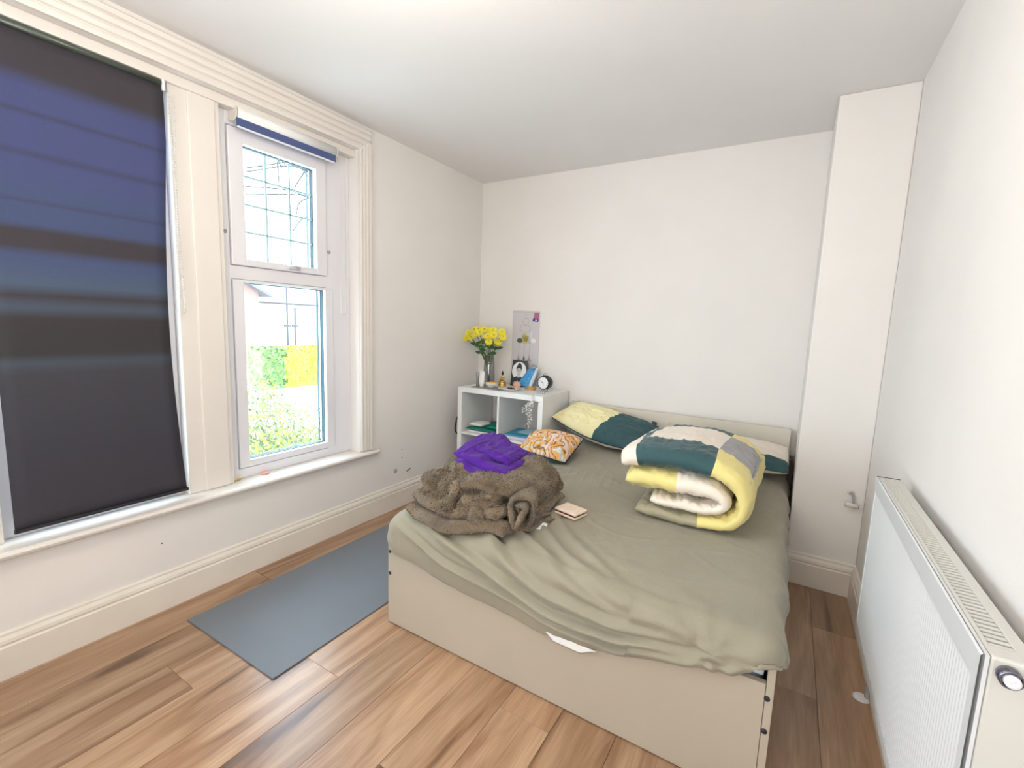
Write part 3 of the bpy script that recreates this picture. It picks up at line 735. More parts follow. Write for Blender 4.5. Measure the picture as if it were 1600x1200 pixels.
# zip purse
t = thing('purse', (1.56, 1.80, .513), 'small cream zip purse lying on the sheet beside the brown blanket', 'purse')
PM = Matrix.Translation((1.553, 1.765, .518)) @ Matrix.Rotation(radians(-14), 4, 'Z')
def pbox(a, b, bev, m, nm, par, seg=3):
    bm = NB(); box(bm, a, b, bev, seg=seg)
    for v in bm.verts: v.co = PM @ v.co
    return mk(nm, bm, m, par)
M_purse = mat('cream_leather', (.82, .66, .55), .6, var=.06, vscale=60, bump=.3, bscale=200)
pbox((-.056, -.044, .000), (.056, .044, .010), .005, M_purse, 'lower_cover', t)
pbox((-.052, -.041, .010), (.052, .041, .016), .002, mat('purse_zip', (.09, .03, .02), .6), 'zip_tape', t)
pbox((-.056, -.044, .016), (.056, .044, .027), .006, M_purse, 'upper_cover', t)
bm = NB(); rotbox(bm, (.0, 0, 0), (.007, .026, .003), bev=.001)
for v in bm.verts: v.co = PM @ (v.co + Vector((-.012, -.056, .006)))
mk('zip_pull', bm, M_gold, t)

# ------------------------------------------------------------------ exercise mat
bm = NB(); slabv = [(.180, .866), (.796, .874), (.782, 2.66), (.170, 2.66)]
A = [bm.verts.new((x, y, .0005)) for x, y in slabv]; B = [bm.verts.new((x, y, .0060)) for x, y in slabv]
bm.faces.new(A); bm.faces.new(B)
for k in range(4): bm.faces.new((A[k], A[(k + 1) % 4], B[(k + 1) % 4], B[k]))
bmesh.ops.bevel(bm, geom=[e for e in bm.edges], offset=.0015, segments=2, affect='EDGES')
o = mk('exercise_mat', bm, M_mat); tag(o, 'blue-grey rubber exercise mat lying on the floor beside the bed', 'mat')

# ------------------------------------------------------------------ cube shelf
SX0, SX1, SY0, SY1, SZ = .135, .872, 2.790, 3.215, .832
sh = thing('cube_shelf', ((SX0 + SX1) / 2, 3.02, 0), 'white square cube shelf unit standing in the corner beside the bed', 'shelf')
for a, b, nm in (((SX0, SY0, SZ - .038), (SX1, SY1, SZ), 'top_board'), ((SX0, SY0, 0.002), (SX1, SY1, .04), 'bottom_board'), ((SX0, SY0, .0405), (SX0 + .038, SY1, SZ - .0385), 'side_board'), ((SX1 - .038, SY0, .0405), (SX1, SY1, SZ - .0385), 'side_board'),
               ((.496, SY0 + .002, .0405), (.512, SY1, SZ - .0385), 'divider'), ((SX0 + .0385, SY0 + .002, .468), (.4955, SY1, .484), 'shelf_board'), ((.5125, SY0 + .002, .468), (SX1 - .0385, SY1, .484), 'shelf_board')):
    bm = NB(); box(bm, a, b, .0015); mk(nm, bm, M_white, sh)
# contents of the cubes
BEF = set(bpy.data.objects)
def simple(name, a, b, m, label, cat, bev=.002, rz=0, group=None, rx=0):
    bm = NB(); c = [(a[i] + b[i]) / 2 for i in range(3)]; s = [b[i] - a[i] for i in range(3)]
    rotbox(bm, c, s, rz=rz, rx=rx, bev=bev); o = mk(name, bm, m); tag(o, label, cat, group); return o
simple('notebook', (.16, 2.85, .4675), (.42, 3.05, .478), M_paper, 'white papers under the green folder in the left cube', 'papers')
bm = NB(); slab(bm, bil((.135, 2.845, .489), (.415, 2.85, .489), (.44, 3.14, .50), (.20, 3.14, .50)), .016, 24, 20, 8, 8, .004, 3, 4)
slab(bm, bil((.30, 2.90, .508), (.43, 2.88, .512), (.44, 3.12, .535), (.27, 3.12, .525)), .022, 20, 20, 6, 6, .006, 3, 9)
o = mk('green_folder', bm, M_green); tag(o, 'dark green fabric folder lying in the left cube of the shelf', 'folder')
bm = NB(); slab(bm, bil((.155, 2.875, .516), (.265, 2.88, .516), (.28, 3.0, .522), (.18, 3.0, .522)), .028, 16, 16, 5, 5, .006, 4, 4)
o = mk('paper_bag', bm, M_paper); tag(o, 'crumpled white paper bag on the green folder in the left cube', 'bag')
simple('book', (.419, 2.86, .514), (.427, 3.10, .66), mat('cream_cover', (.75, .72, .64), .6), 'thin cream book upright beside the black book in the left cube', 'book', rz=0)
simple('book', (.433, 2.85, .4675), (.449, 3.08, .668), M_black, 'black book standing upright against the divider in the left cube', 'book')
simple('papers', (.50, 2.85, .4675), (.76, 3.06, .488), mat('grey_paper', (.55, .57, .62), .6), 'grey-white stack of papers under the blue folder in the right cube', 'papers')
simple('folder', (.49, 2.86, .489), (.72, 3.10, .499), M_blue, 'blue folder lying on papers in the right cube of the shelf', 'folder', rz=.06)
simple('leaflet', (.56, 2.93, .500), (.70, 3.09, .504), M_lblue, 'light blue leaflet on top of the blue folder in the right cube', 'leaflet', rz=-.1)
simple('box', (.50, 2.85, .301), (.78, 3.05, .44), M_red, 'red box in the lower right cube behind the cushion', 'box')
simple('box', (.135, 2.86, .0415), (.43, 3.12, .32), mat('grey_box', (.5, .5, .48), .6), 'grey storage box in the lower left cube', 'box')
for o in set(bpy.data.objects) - BEF:
    if not o.parent: o.location += Vector((.045 if o.location.x < .46 and 'bag' not in o.name else .045, -.02, .018))
# black cable loop between the shelf and the window wall
bm = NB(); tube(bm, [(.050 + .004 * sin(a * 3), 2.915 + .042 * cos(a), .495 + .072 * sin(a)) for a in [2 * pi * k / 30 for k in range(30)]], .006, 8, closed=True)
tube(bm, [(.054, 2.915, .425), (.05, 2.91, .3), (.048, 2.9, .18), (.045, 2.93, .01)], .003, 6)
o = mk('cable', bm, M_black, smooth=True); tag(o, 'black cable loop hanging between the shelf and the window wall', 'cable')
# socket on the back wall, seen through the right cube
t = thing('wall_socket', (.70, YB, .57), 'grey double wall socket seen through the open right cube', 'socket')
bm = NB(); box(bm, (.66, YB - .009, .545), (.745, YB, .63), .003); mk('plate', bm, mat('socket_grey', (.42, .43, .42), .5), t)
for x in (.685, .72):
    bm = NB(); box(bm, (x - .004, YB - .0105, .575), (x + .004, YB - .0092, .600)); mk('socket_hole', bm, M_black, t)

# ------------------------------------------------------------------ things on the shelf
ZS = SZ + .0004
bm = NB(); box(bm, (.225, 2.815, ZS), (.50, 2.99, ZS + .003), .001, seg=1)
o = mk('table_mat', bm, mat('grey_felt', (.33, .33, .34), .8)); tag(o, 'grey felt mat under the vase on the white shelf', 'mat')
ZM = ZS + .0034
# vase and flowers
VX, VY = .263, 3.02
bm = NB(); lathe(bm, [(.042, 0), (.047, .01), (.046, .08), (.042, .16), (.036, .235), (.0345, .235), (.040, .16), (.044, .08), (.044, .012), (.002, .010)], (VX, VY, ZM), 'Z', 28)
o = mk('vase', bm, M_smoke, smooth=True); tag(o, 'tapered smoky glass vase holding yellow flowers', 'vase')
random.seed(11)
def petal_ring(bm, c, R, n, up, tilt, L, w):
    for k in range(n):
        a = 2 * pi * k / n + random.uniform(-.1, .1); d = Vector((cos(a), sin(a), 0)); s = Vector((-sin(a), cos(a), 0))
        b = c + R @ (d * .003); m_ = c + R @ (d * L * .55 + Vector((0, 0, up * .6))); e = c + R @ (d * L + Vector((0, 0, up + tilt)))
        ss = R @ s * w
        v = [bm.verts.new(p) for p in (b - ss * .4, b + ss * .4, m_ + ss, e + ss * .45, e - ss * .45, m_ - ss)]
        bm.faces.new(v)
heads = []
for (dx, dz) in ((-.18, -.015), (-.165, .03), (-.125, .055), (-.13, -.005), (-.085, .02), (-.07, .06), (-.035, .035), (-.01, .06), (.005, .01), (.035, .05), (.045, .012), (.08, .055), (.10, .02), (.135, .045), (.15, .01), (.06, -.03), (.02, -.045), (-.06, -.04), (.11, -.03), (-.155, .0)):
    heads.append((dx * 1.02 - .05, random.uniform(-.06, .04), dz * .95))
for i, (dx, dy, dz) in enumerate(heads):
    hp = Vector((VX + dx + .01, VY + dy * .8, ZM + .375 + dz * 1.1))
    t = thing('chrysanthemum', (VX, VY, ZM + .012), 'yellow chrysanthemum on a thin green stem in the smoky vase', 'flower', 'yellow flowers in the smoky vase')
    bx = VX + dx * .07; by = VY + dy * .1
    st = catmull([(bx - dx * .05, by, ZM + .014), (bx + dx * .03, by, ZM + .14), (VX + dx * .42, VY + dy * .4, ZM + .27), (hp.x, hp.y, hp.z - .006)], 5)
    bm = NB(); tube(bm, st, .0022, 5); mk('stem', bm, M_stem, t, smooth=True)
    tocam = (Vector((dx * 2 + .35, dy * 2 - .75, .65))).normalized(); Rm = tocam.to_track_quat('Z', 'Y').to_matrix()
    bm = NB(); petal_ring(bm, hp, Rm, 14, .001, 0, .034, .0070); petal_ring(bm, hp + tocam * .003, Rm, 11, .004, .002, .028, .0065); bl = mk('blossom', bm, M_petal, t)
    bm = NB(); bmesh.ops.create_icosphere(bm, subdivisions=1, radius=.0085, matrix=Matrix.Translation(hp + tocam * .006)); mk('flower_eye', bm, M_eye, bl)
    if i % 2 == 0 or i > 14:
        q = st[9 + (i % 4)]; s_ = -1 if dx < -.05 else 1
        for ly in (0, 1):
            bm = NB()
            a = Vector(q); d = Vector((s_ * (.055 + .01 * (i % 3)), random.uniform(-.02, .02), .012 + .022 * ly)); w = Vector((0, .3, 1)).normalized() * .014
            if ly: d.x *= -.7; a = Vector(st[12])
            v = [bm.verts.new(p) for p in (a, a + d * .35 - w, a + d * .75 - w * .7, a + d, a + d * .75 + w * .7, a + d * .35 + w)]; bm.faces.new(v)
            mk('leaf', bm, M_leaf, t)
ORD = ['leftmost', 'second', 'third', 'fourth', 'fifth', 'sixth', 'seventh', 'eighth', 'ninth', 'tenth', 'eleventh', 'twelfth', 'thirteenth', 'fourteenth', 'fifteenth', 'sixteenth', 'seventeenth', 'eighteenth', 'nineteenth', 'rightmost']
fl = [o for o in bpy.data.objects if o.name.startswith('chrysanthemum')]
for k, (o, _) in enumerate(sorted(zip(sorted(fl, key=lambda o: o.name), heads), key=lambda q: q[1][0])):
    o['label'] = 'yellow chrysanthemum in the smoky vase, %s bloom%s of the bouquet' % (ORD[k], '' if k in (0, 19) else ' from the left')
# tubes
BEF = set(bpy.data.objects)
t = thing('tube_bottle', (.215, 2.88, ZM), 'narrow bottle with a grey cap left of the vase', 'bottle')
bm = NB(); lathe(bm, [(.009, 0), (.0095, .006), (.0095, .062), (.007, .068)], (.215, 2.88, ZM), 'Z', 16); mk('body', bm, mat('grey_green_glass', (.20, .24, .22), .25), t)
bm = NB(); lathe(bm, [(.0125, .066), (.0135, .072), (.0135, .092), (.010, .096)], (.215, 2.88, ZM), 'Z', 16); mk('cap', bm, M_grey, t)
t = thing('cream_tube', (.262, 2.87, ZM), 'white plastic tube standing in front of the vase', 'tube')
bm = NB()
r1 = [(.262 + .019 * cos(a) * 1.0, 2.87 + .013 * sin(a)) for a in [2 * pi * k / 16 for k in range(16)]]
A = [bm.verts.new((x, y, ZM + .020)) for x, y in r1]; B = [bm.verts.new((.262 + (x - .262) * 1.05, 2.87 + (y - 2.87) * .08, ZM + .105)) for x, y in r1]
for k in range(16): bm.faces.new((A[k], A[(k + 1) % 16], B[(k + 1) % 16], B[k]))
bm.faces.new(A); bm.faces.new(B); mk('body', bm, M_white, t)
bm = NB(); lathe(bm, [(.014, 0), (.0145, .019)], (.262, 2.87, ZM), 'Z', 16); mk('cap', bm, M_white, t)
for o in set(bpy.data.objects) - BEF:
    if not o.parent: o.location += Vector((.030, .012, 0)); o.scale = (1.15, 1.15, 1.15)
# bowl
bm = NB(); BX, BY = .372, 2.895
lathe(bm, [(.018, 0), (.022, .003), (.040, .020), (.047, .038), (.0455, .038), (.037, .020), (.018, .007), (.001, .006)], (BX, BY, ZM), 'Z', 28)
o = mk('bowl', bm, mat('cream_ceramic', (.74, .70, .63), .35), smooth=True); tag(o, 'small cream bowl in front of the smoky vase', 'bowl')
bm = NB()
for k in range(5): tube(bm, [(BX - .022 + .011 * k, BY - .016 + .004 * k, ZM + .030), (BX - .005 + .011 * k, BY + .01, ZM + .041), (BX + .004 + .010 * k, BY + .022, ZM + .033)], .0055, 6)
o = mk('orange_peel', bm, mat('orange_bits', (.80, .42, .10), .6)); tag(o, 'small orange pieces heaped in the cream bowl', 'food')
# plate with dates
bm = NB(); PX, PY = .522, 2.915
lathe(bm, [(.044, 0), (.052, .002), (.086, .013), (.0855, .015), (.050, .005), (.001, .004)], (PX, PY, ZS), 'Z', 36)
o = mk('plate', bm, mat('white_ceramic', (.84, .84, .82), .25), smooth=True); tag(o, 'white plate near the front edge of the shelf', 'plate')
random.seed(3)
for k in range(7):
    a = random.uniform(0, 6.28); r = random.uniform(.005, .036); bm = NB()
    c = Vector((PX + r * cos(a) * 1.2, PY + r * sin(a) * .8, ZS + .012))
    bmesh.ops.create_icosphere(bm, subdivisions=2, radius=.0085, matrix=Matrix.Translation(c) @ Matrix.Rotation(a, 4, 'Z') @ Matrix.Diagonal((1.7, .9, .8, 1)))
    o = mk('date_fruit', bm, mat('dark_red_date', (.13, .03, .02), .35), smooth=True); tag(o, 'dark brown-red date lying on the white plate', 'date', 'dates on the white plate')
# golden figurine
t = thing('figurine', (.375, 3.045, ZS), 'small gold and black seated figurine on a stepped base', 'figurine')
fx, fy = .375, 3.045
bm = NB(); lathe(bm, [(.026, 0), (.027, .008), (.022, .012), (.025, .022), (.021, .028), (.022, .036), (.014, .040)], (fx, fy, ZS), 'Z', 20); mk('pedestal', bm, M_gold, t)
bm = NB(); lathe(bm, [(.0265, .0115), (.0235, .0135), (.0235, .014), (.0262, .0115)], (fx, fy, ZS), 'Z', 20); lathe(bm, [(.023, .0285), (.0225, .031)], (fx, fy, ZS), 'Z', 20); mk('black_band', bm, M_black, t)
bm = NB()
for c, s in (((fx, fy, ZS + .048), (.019, .014, .010)), ((fx, fy, ZS + .062), (.011, .009, .014)), ((fx - .012, fy - .006, ZS + .047), (.009, .008, .007)), ((fx + .012, fy - .006, ZS + .047), (.009, .008, .007))):
    bmesh.ops.create_icosphere(bm, subdivisions=2, radius=1, matrix=Matrix.Translation(c) @ Matrix.Diagonal((*s, 1)))
mk('body', bm, M_gold, t, smooth=True)
bm = NB(); bmesh.ops.create_icosphere(bm, subdivisions=2, radius=.0085, matrix=Matrix.Translation((fx, fy, ZS + .082))); lathe(bm, [(.006, .088), (.005, .096), (.001, .103)], (fx, fy, ZS), 'Z', 10); mk('head', bm, M_black, t, smooth=True)

t.scale = (1.2, 1.2, 1.2)
# portrait card
def flat(bm, x0, y, z0, w, h, pts, mi, lay, tilt=0):
    """polygon given in 0..1 card coordinates, raised lay*0.3 mm"""
    P = []
    for a, b in pts:
        P.append((x0 + a * w, y + tilt * b * h - .0004 * lay, z0 + b * h))
    poly(bm, P, mi)
def ell(cx, cy, rx, ry, n=24, a0=0, a1=2 * pi): return [(cx + rx * cos(a0 + (a1 - a0) * k / n), cy + ry * sin(a0 + (a1 - a0) * k / n)) for k in range(n + (a1 - a0 < 6.28))]
cx0, cy0, cw, ch, tl = .392, 3.135, .138, .205, .16
t = thing('portrait_card', (cx0 + cw / 2, cy0, ZS), 'black and white portrait card with a white oval propped on the shelf', 'picture')
bm = NB(); A = [(cx0, cy0, ZS), (cx0 + cw, cy0, ZS), (cx0 + cw, cy0 + tl * ch, ZS + ch), (cx0, cy0 + tl * ch, ZS + ch)]
vA = [bm.verts.new(p) for p in A]; vB = [bm.verts.new((p[0], p[1] + .003, p[2])) for p in A]
bm.faces.new(vA); bm.faces.new(vB)
for k in range(4): bm.faces.new((vA[k], vA[(k + 1) % 4], vB[(k + 1) % 4], vB[k]))
mk('card', bm, mat('charcoal_print', (.045, .055, .065), .5), t)
bm = NB()
F = lambda pts, mi, lay: flat(bm, cx0, cy0 - .0006, ZS, cw, ch, pts, mi, lay, tl)
F(ell(.5, .60, .47, .34), 0, 1)
F([(.03, .03), (.97, .03), (.97, .22), (.80, .33), (.62, .38), (.38, .38), (.2, .33), (.03, .22)], 1, 2)
F([(.42, .34), (.58, .34), (.60, .46), (.40, .46)], 2, 3)
F(ell(.5, .57, .165, .175), 2, 4)
F([(.33, .58), (.31, .70), (.38, .82), (.46, .90), (.54, .90), (.64, .82), (.69, .70), (.67, .58), (.64, .66), (.55, .70), (.45, .70), (.36, .66)], 1, 5)
for sx in (-1, 1):
    F(ell(.5 + sx * .075, .60, .035, .012, 10), 1, 6); F([(.5 + sx * .12, .635), (.5 + sx * .03, .63), (.5 + sx * .03, .64), (.5 + sx * .12, .648)], 1, 6)
F([(.49, .60), (.51, .60), (.52, .53), (.47, .53)], 3, 6); F(ell(.5, .475, .05, .012, 10), 1, 6)
F([(.2, .08), (.8, .06), (.85, .15), (.5, .19), (.15, .14)], 3, 6)
mk('printed_portrait', bm, [M_paper, mat('print_black', (.03, .035, .04), .5), mat('print_light_grey', (.60, .60, .58), .6), mat('print_mid_grey', (.28, .29, .29), .6)], t)

BEF = set(bpy.data.objects)
# blue pouch with white edge, leaning beside the portrait
t = thing('blue_pouch', (.64, 3.05, ZS), 'blue patterned pouch with a white edge leaning right of the portrait', 'pouch')
bm = NB(); slab(bm, bil((.560, 3.02, ZS + .008), (.655, 3.02, ZS + .008), (.675, 3.09, ZS + .120), (.615, 3.09, ZS + .115)), .022, 24, 24, 4, 4, .003, 5, 3)
mk('pouch_body', bm, mat('blue_print', (.06, .30, .60), .5, var=.4, vscale=70), t)
bm = NB(); slab(bm, bil((.655, 3.02, ZS + .008), (.676, 3.02, ZS + .010), (.69, 3.09, ZS + .125), (.672, 3.09, ZS + .128)), .024, 10, 24, 4, 4); mk('white_edge', bm, mat('pale_blue_edge', (.68, .78, .84), .6), t)
bm = NB(); tube(bm, catmull([(.615, 3.088, ZS + .112), (.635, 3.09, ZS + .135), (.665, 3.09, ZS + .136), (.68, 3.088, ZS + .118)], 6), .0035, 6); mk('strap', bm, M_grey, t, smooth=True)
# folded orange paper flower
bm = NB()
for k in range(7):
    a = pi * k / 6; d = Vector((cos(a), -.15, sin(a))); c = Vector((.572, 2.985, ZS + .003)); s = Vector((-sin(a), 0, cos(a))) * .008
    L = .030 + .012 * sin(a)
    v = [bm.verts.new(p) for p in (c, c + d * L * .6 - s, c + d * L, c + d * L * .6 + s)]; bm.faces.new(v)
    v = [bm.verts.new(p + Vector((0, .005, 0))) for p in (c, c + d * L * .6 - s, c + d * L, c + d * L * .6 + s)]; bm.faces.new(v)
box(bm, (.548, 2.975, ZS), (.598, 2.992, ZS + .006), .002)
o = mk('paper_flower', bm, mat('pink_orange_paper', (.82, .45, .33), .6, var=.2, vscale=60)); tag(o, 'small pink-orange paper flower in front of the blue pouch', 'ornament')
# gold bracelet
bm = NB()
for k, r in enumerate((.032, .028, .030)):
    tube(bm, [(.705 + r * cos(a), 2.965 + r * sin(a), ZS + .003 + .0055 * k) for a in [2 * pi * q / 28 for q in range(28)]], .0028, 6, closed=True)
o = mk('bracelet', bm, mat('amber_gold', (.72, .40, .12), .35, metal=.4)); tag(o, 'stack of thin amber-gold bangles beside the alarm clock', 'bangles')
for o in set(bpy.data.objects) - BEF:
    if not o.parent: o.location += Vector((-.075, .085, 0)); o.scale = (1.18, 1.18, 1.25)
# alarm clock
ck = Vector((.745, 3.06, ZS + .052)); Rk = Matrix.Rotation(radians(-2), 3, 'Z')
t = thing('alarm_clock', (ck.x, ck.y, ZS), 'round black alarm clock with a white dial and top handle', 'clock')
bm = NB(); lathe(bm, [(.030, .030), (.040, .026), (.042, .0), (.042, -.022), (.040, -.028), (.036, -.028), (.036, -.024)], ck, 'Y', 32, ang=Rk); mk('case', bm, M_black, t)
bm = NB(); lathe(bm, [(.036, -.0245), (.0355, -.0255)], ck, 'Y', 32, ang=Rk); dial = mk('dial', bm, M_white, t)
bm = NB()
for k in range(12):
    a = k * pi / 6; p = Vector((.030 * sin(a), -.0262, .030 * cos(a)))
    rotbox(bm, (0, 0, 0), (.0016, .0006, .005), ry=a) if False else None
    q = [Vector((p.x + dx * cos(a) + dz * sin(a), p.y, p.z - dx * sin(a) + dz * cos(a))) for dx, dz in ((-.0009, -.003), (.0009, -.003), (.0009, .003), (-.0009, .003))]
    poly(bm, [ck + Rk @ v for v in q])
mk('hour_marks', bm, M_black, dial)
bm = NB()
for a, L, w in ((radians(-60), .024, .0018), (radians(172), .018, .0024)):
    q = [Vector((dx * cos(a) + dz * sin(a), -.0268, -dx * sin(a) + dz * cos(a))) for dx, dz in ((-w, -.004), (w, -.004), (w * .5, L), (-w * .5, L))]
    poly(bm, [ck + Rk @ v for v in q])
mk('hands', bm, M_black, dial)
bm = NB(); tube(bm, [ck + Rk @ Vector((x, 0, z)) for x, z in ((-.016, .038), (-.015, .050), (-.008, .056), (.008, .056), (.015, .050), (.016, .038))], .002, 6); mk('carry_handle', bm, M_chrome, t)
bm = NB()
box(bm, ck + Vector((-.012, -.006, .038)), ck + Vector((.012, .006, .046)), .003); mk('alarm_button', bm, M_black, t)
for s in (-1, 1):
    bm = NB(); tube(bm, [ck + Rk @ Vector((s * .016, 0, -.038)), ck + Rk @ Vector((s * .024, -.004, -.0515))], .0035, 6); mk('foot', bm, M_chrome, t)
t.scale = (1.22, 1.22, 1.22)
# hanging strand of white blossom at the right front of the shelf
random.seed(8)
t = thing('blossom_garland', (.80, 2.82, .62), 'strand of tiny white blossoms hanging over the front of the right cube', 'garland')
gp = catmull([(.820, 2.87, ZS + .010), (.800, 2.800, ZS + .012), (.790, 2.779, .810), (.790, 2.777, .76), (.770, 2.777, .71), (.778, 2.777, .66), (.760, 2.777, .605)], 6)
gp2 = catmull([(.785, 2.778, .79), (.755, 2.777, .755), (.735, 2.777, .720)], 6)
bm = NB(); tube(bm, gp, .0012, 5); tube(bm, gp2, .001, 5); mk('thread', bm, M_clear, t)
bm = NB()
for p in gp[8:] + gp2:
    for k in range(2):
        bmesh.ops.create_icosphere(bm, subdivisions=1, radius=random.uniform(.0035, .006), matrix=Matrix.Translation(Vector(p) + Vector((random.uniform(-.018, .018), random.uniform(-.006, .003), random.uniform(-.012, .012)))))
mk('blossoms', bm, M_paper, t, kind='stuff')
bm = NB()
for k in range(5): tube(bm, [(.765 + .014 * k, 2.90, ZS), (.768 + .014 * k, 2.90, ZS + .016 + .005 * (k % 2))], .0035, 6)
o = mk('glass_vials', bm, M_clear); tag(o, 'small clear beads on the shelf edge below the clock', 'beads')

# ------------------------------------------------------------------ calendar on the back wall
CX0, CX1, CZ0, CZ1 = .335, .583, .845, 1.425
cw_, ch_ = CX1 - CX0, CZ1 - CZ0
t = thing('wall_calendar', ((CX0 + CX1) / 2, YB, CZ0), 'tall pale grey wall calendar with a kitchen utensil print hanging above the shelf', 'calendar')
bm = NB(); box(bm, (CX0, YB - .006, CZ0), (CX1, YB - .001, CZ1), .001, seg=1); mk('page', bm, mat('grey_lilac_page', (.62, .60, .62), .6), t)
bm = NB()
CF = lambda pts, mi, lay: flat(bm, CX0, YB - .0064, CZ0, cw_, ch_, pts, mi, lay)
def line(a, b, w, mi, lay):
    d = Vector((b[0] - a[0], (b[1] - a[1]) * 2.3)).normalized(); nx, ny = -d.y * w, d.x * w / 2.3
    CF([(a[0] - nx, a[1] - ny), (b[0] - nx, b[1] - ny), (b[0] + nx, b[1] + ny), (a[0] + nx, a[1] + ny)], mi, lay)
CF([(.78, .90), (.97, .90), (.97, .985), (.80, .985)], 1, 1)
CF([(.76, .915), (.96, .905), (.96, .865), (.74, .870)], 2, 2)
CF([(.84, .893), (.90, .893), (.90, .880), (.84, .880)], 0, 3)
CF(ell(.52, .60, .24, .045, 20), 3, 1)
CF(ell(.30, .60, .11, .034, 20), 4, 2)
CF(ell(.80, .605, .10, .030, 20), 0, 3)
CF([(.44, .57), (.36, .63), (.40, .69), (.50, .70), (.62, .66), (.60, .58), (.52, .565)], 5, 4)
for a in range(6): line((.47 + .02 * a, .58 + .01 * (a % 3)), (.40 + .045 * a, .67), .008, 4, 5)
line((.72, .61), (.72, .72), .012, 0, 5)
for a in (.3, .5, .7): line((a - .02, .56), (a - .04, .36), .006, 6, 2)
CF([(.24, .36), (.27, .42), (.30, .36), (.34, .32), (.20, .32)], 6, 3); CF([(.64, .36), (.67, .42), (.70, .36), (.76, .32), (.58, .32)], 6, 3)
CF([(.45, .36), (.48, .395), (.50, .36), (.52, .335), (.43, .335)], 4, 3)
line((.5, .98), (.5, .92), .004, 6, 1)
for k in range(2): 
    for a in range(14):
        t0, t1 = 2 * pi * a / 14, 2 * pi * (a + 1) / 14
        c0, rx, ry = ((.5, .86), .10, .05) if k == 0 else ((.48, .77), .19, .055)
        line((c0[0] + rx * cos(t0), c0[1] + ry * sin(t0)), (c0[0] + rx * cos(t1), c0[1] + ry * sin(t1)), .006, 6, 1)
line((.66, .30), (.66, .12), .004, 6, 1)
mk('printed_picture', bm, [M_paper, mat('print_pinkred', (.45, .14, .24), .6), mat('print_purple', (.08, .05, .30), .6), mat('print_silver', (.50, .50, .50), .5), mat('print_dark_olive', (.10, .12, .07), .6), mat('print_mustard', (.62, .52, .12), .6), mat('print_taupe', (.38, .33, .32), .6)], t)
bm = NB()
for k in range(22):
    x = CX0 + .008 + (cw_ - .016) * k / 21
    tube(bm, [(x, YB - .0035 + .0055 * cos(a), CZ1 + .0005 + .0055 * sin(a)) for a in [2 * pi * q / 8 for q in range(8)]], .0011, 4, closed=True)
mk('spiral_binding', bm, M_grey, t, kind='stuff')

# ------------------------------------------------------------------ radiator
RX0, RX1, RY0, RY1, RZ0, RZ1 = 2.585, 2.650, .925, 1.950, .297, .851
rd = thing('radiator', (2.62, 1.44, RZ0), 'white ribbed panel radiator with a grille top on the right wall', 'radiator')
bm = NB()
# ribbed front with flat border
ny, G = 610, []
zr = [RZ0, RZ0 + .003, RZ0 + .03, RZ0 + .040, RZ1 - .058, RZ1 - .046, RZ1 - .003, RZ1]
for j in range(ny + 1):
    y = RY0 + (RY1 - RY0) * j / ny; col = []
    for q, z in enumerate(zr):
        inn = 3 <= q <= 4 and RY0 + .022 < y < RY1 - .022
        d = .0022 if inn else 0
        if inn: d += .0010 * sin((y - RY0) * 2 * pi / .0135)
        if q in (0, 7): d += .003
        col.append(bm.verts.new((RX0 + d, y, z)))
    G.append(col)
for j in range(ny):
    for q in range(7): bm.faces.new((G[j][q], G[j + 1][q], G[j + 1][q + 1], G[j][q + 1]))
box(bm, (RX0 + .006, RY0 + .002, RZ0 + .002), (RX0 + .011, RY1 - .002, RZ1 - .002))
M_rad = mat('radiator_enamel', (.66, .675, .69), .35)
M_radc = mat('radiator_enamel_cream', (.60, .59, .55), .4)
mk('front_panel', bm, M_rad, rd)
bm = NB(); box(bm, (RX1 - .010, RY0 + .004, RZ0), (RX1, RY1, RZ1 - .003), .002); mk('back_panel', bm, M_rad, rd)
bm = NB(); box(bm, (RX0 + .012, RY0 + .002, RZ0 + .004), (RX1 + .004, RY0 + .012, RZ1 - .001), .004); ep = mk('end_panel', bm, M_radc, rd)
bm = NB(); box(bm, (RX0 + .012, RY1 - .012, RZ0 + .004), (RX1 - .011, RY1 - .002, RZ1 - .006), .002); mk('end_panel', bm, M_radc, rd)
bm = NB(); box(bm, (RX0 + .012, RY0 + .0125, RZ1 - .007), (RX0 + .019, RY1 - .013, RZ1 - .001), .001, seg=1); box(bm, (RX1 - .016, RY0 + .0125, RZ1 - .007), (RX1 + .003, RY1, RZ1 - .001), .001, seg=1)
box(bm, (RX0 + .0125, RY0 + .008, RZ1 - .010), (RX1 + .003, RY0 + .036, RZ1 - .0015)); mk('grille_rim', bm, M_radc, rd, kind='stuff')
bm = NB(); box(bm, (RX0 + .012, RY0 + .015, RZ1 - .06), (RX1 - .012, RY1 - .015, RZ1 - .055)); mk('convector_fin', bm, mat('rad_inside', (.20, .18, .15), .7), rd)
ns = 66; sm = None
for k in range(ns):
    y = RY0 + .042 + (RY1 - RY0 - .06) * k / ns
    if sm is None:
        bm = NB(); box(bm, (RX0 + .019, -.0046, RZ1 - .006), (RX1 - .016, .0046, RZ1 - .002), .0008, seg=1)
        for v in bm.verts: v.co -= Vector((rd.location.x, 0, rd.location.z))
        sm = bpy.data.meshes.new('grille_slat'); bm.to_mesh(sm); bm.free(); sm.materials.append(M_radc)
    o = bpy.data.objects.new('grille_slat', sm); COL.objects.link(o); o.parent = rd; o.location = (0, y - rd.location.y, 0)
bm = NB(); tube(bm, [(RX0 + .002, RY1 + .001, RZ1), (RX1, RY1 + .001, RZ1)], .0012, 5); mk('end_gap', bm, M_black, rd)
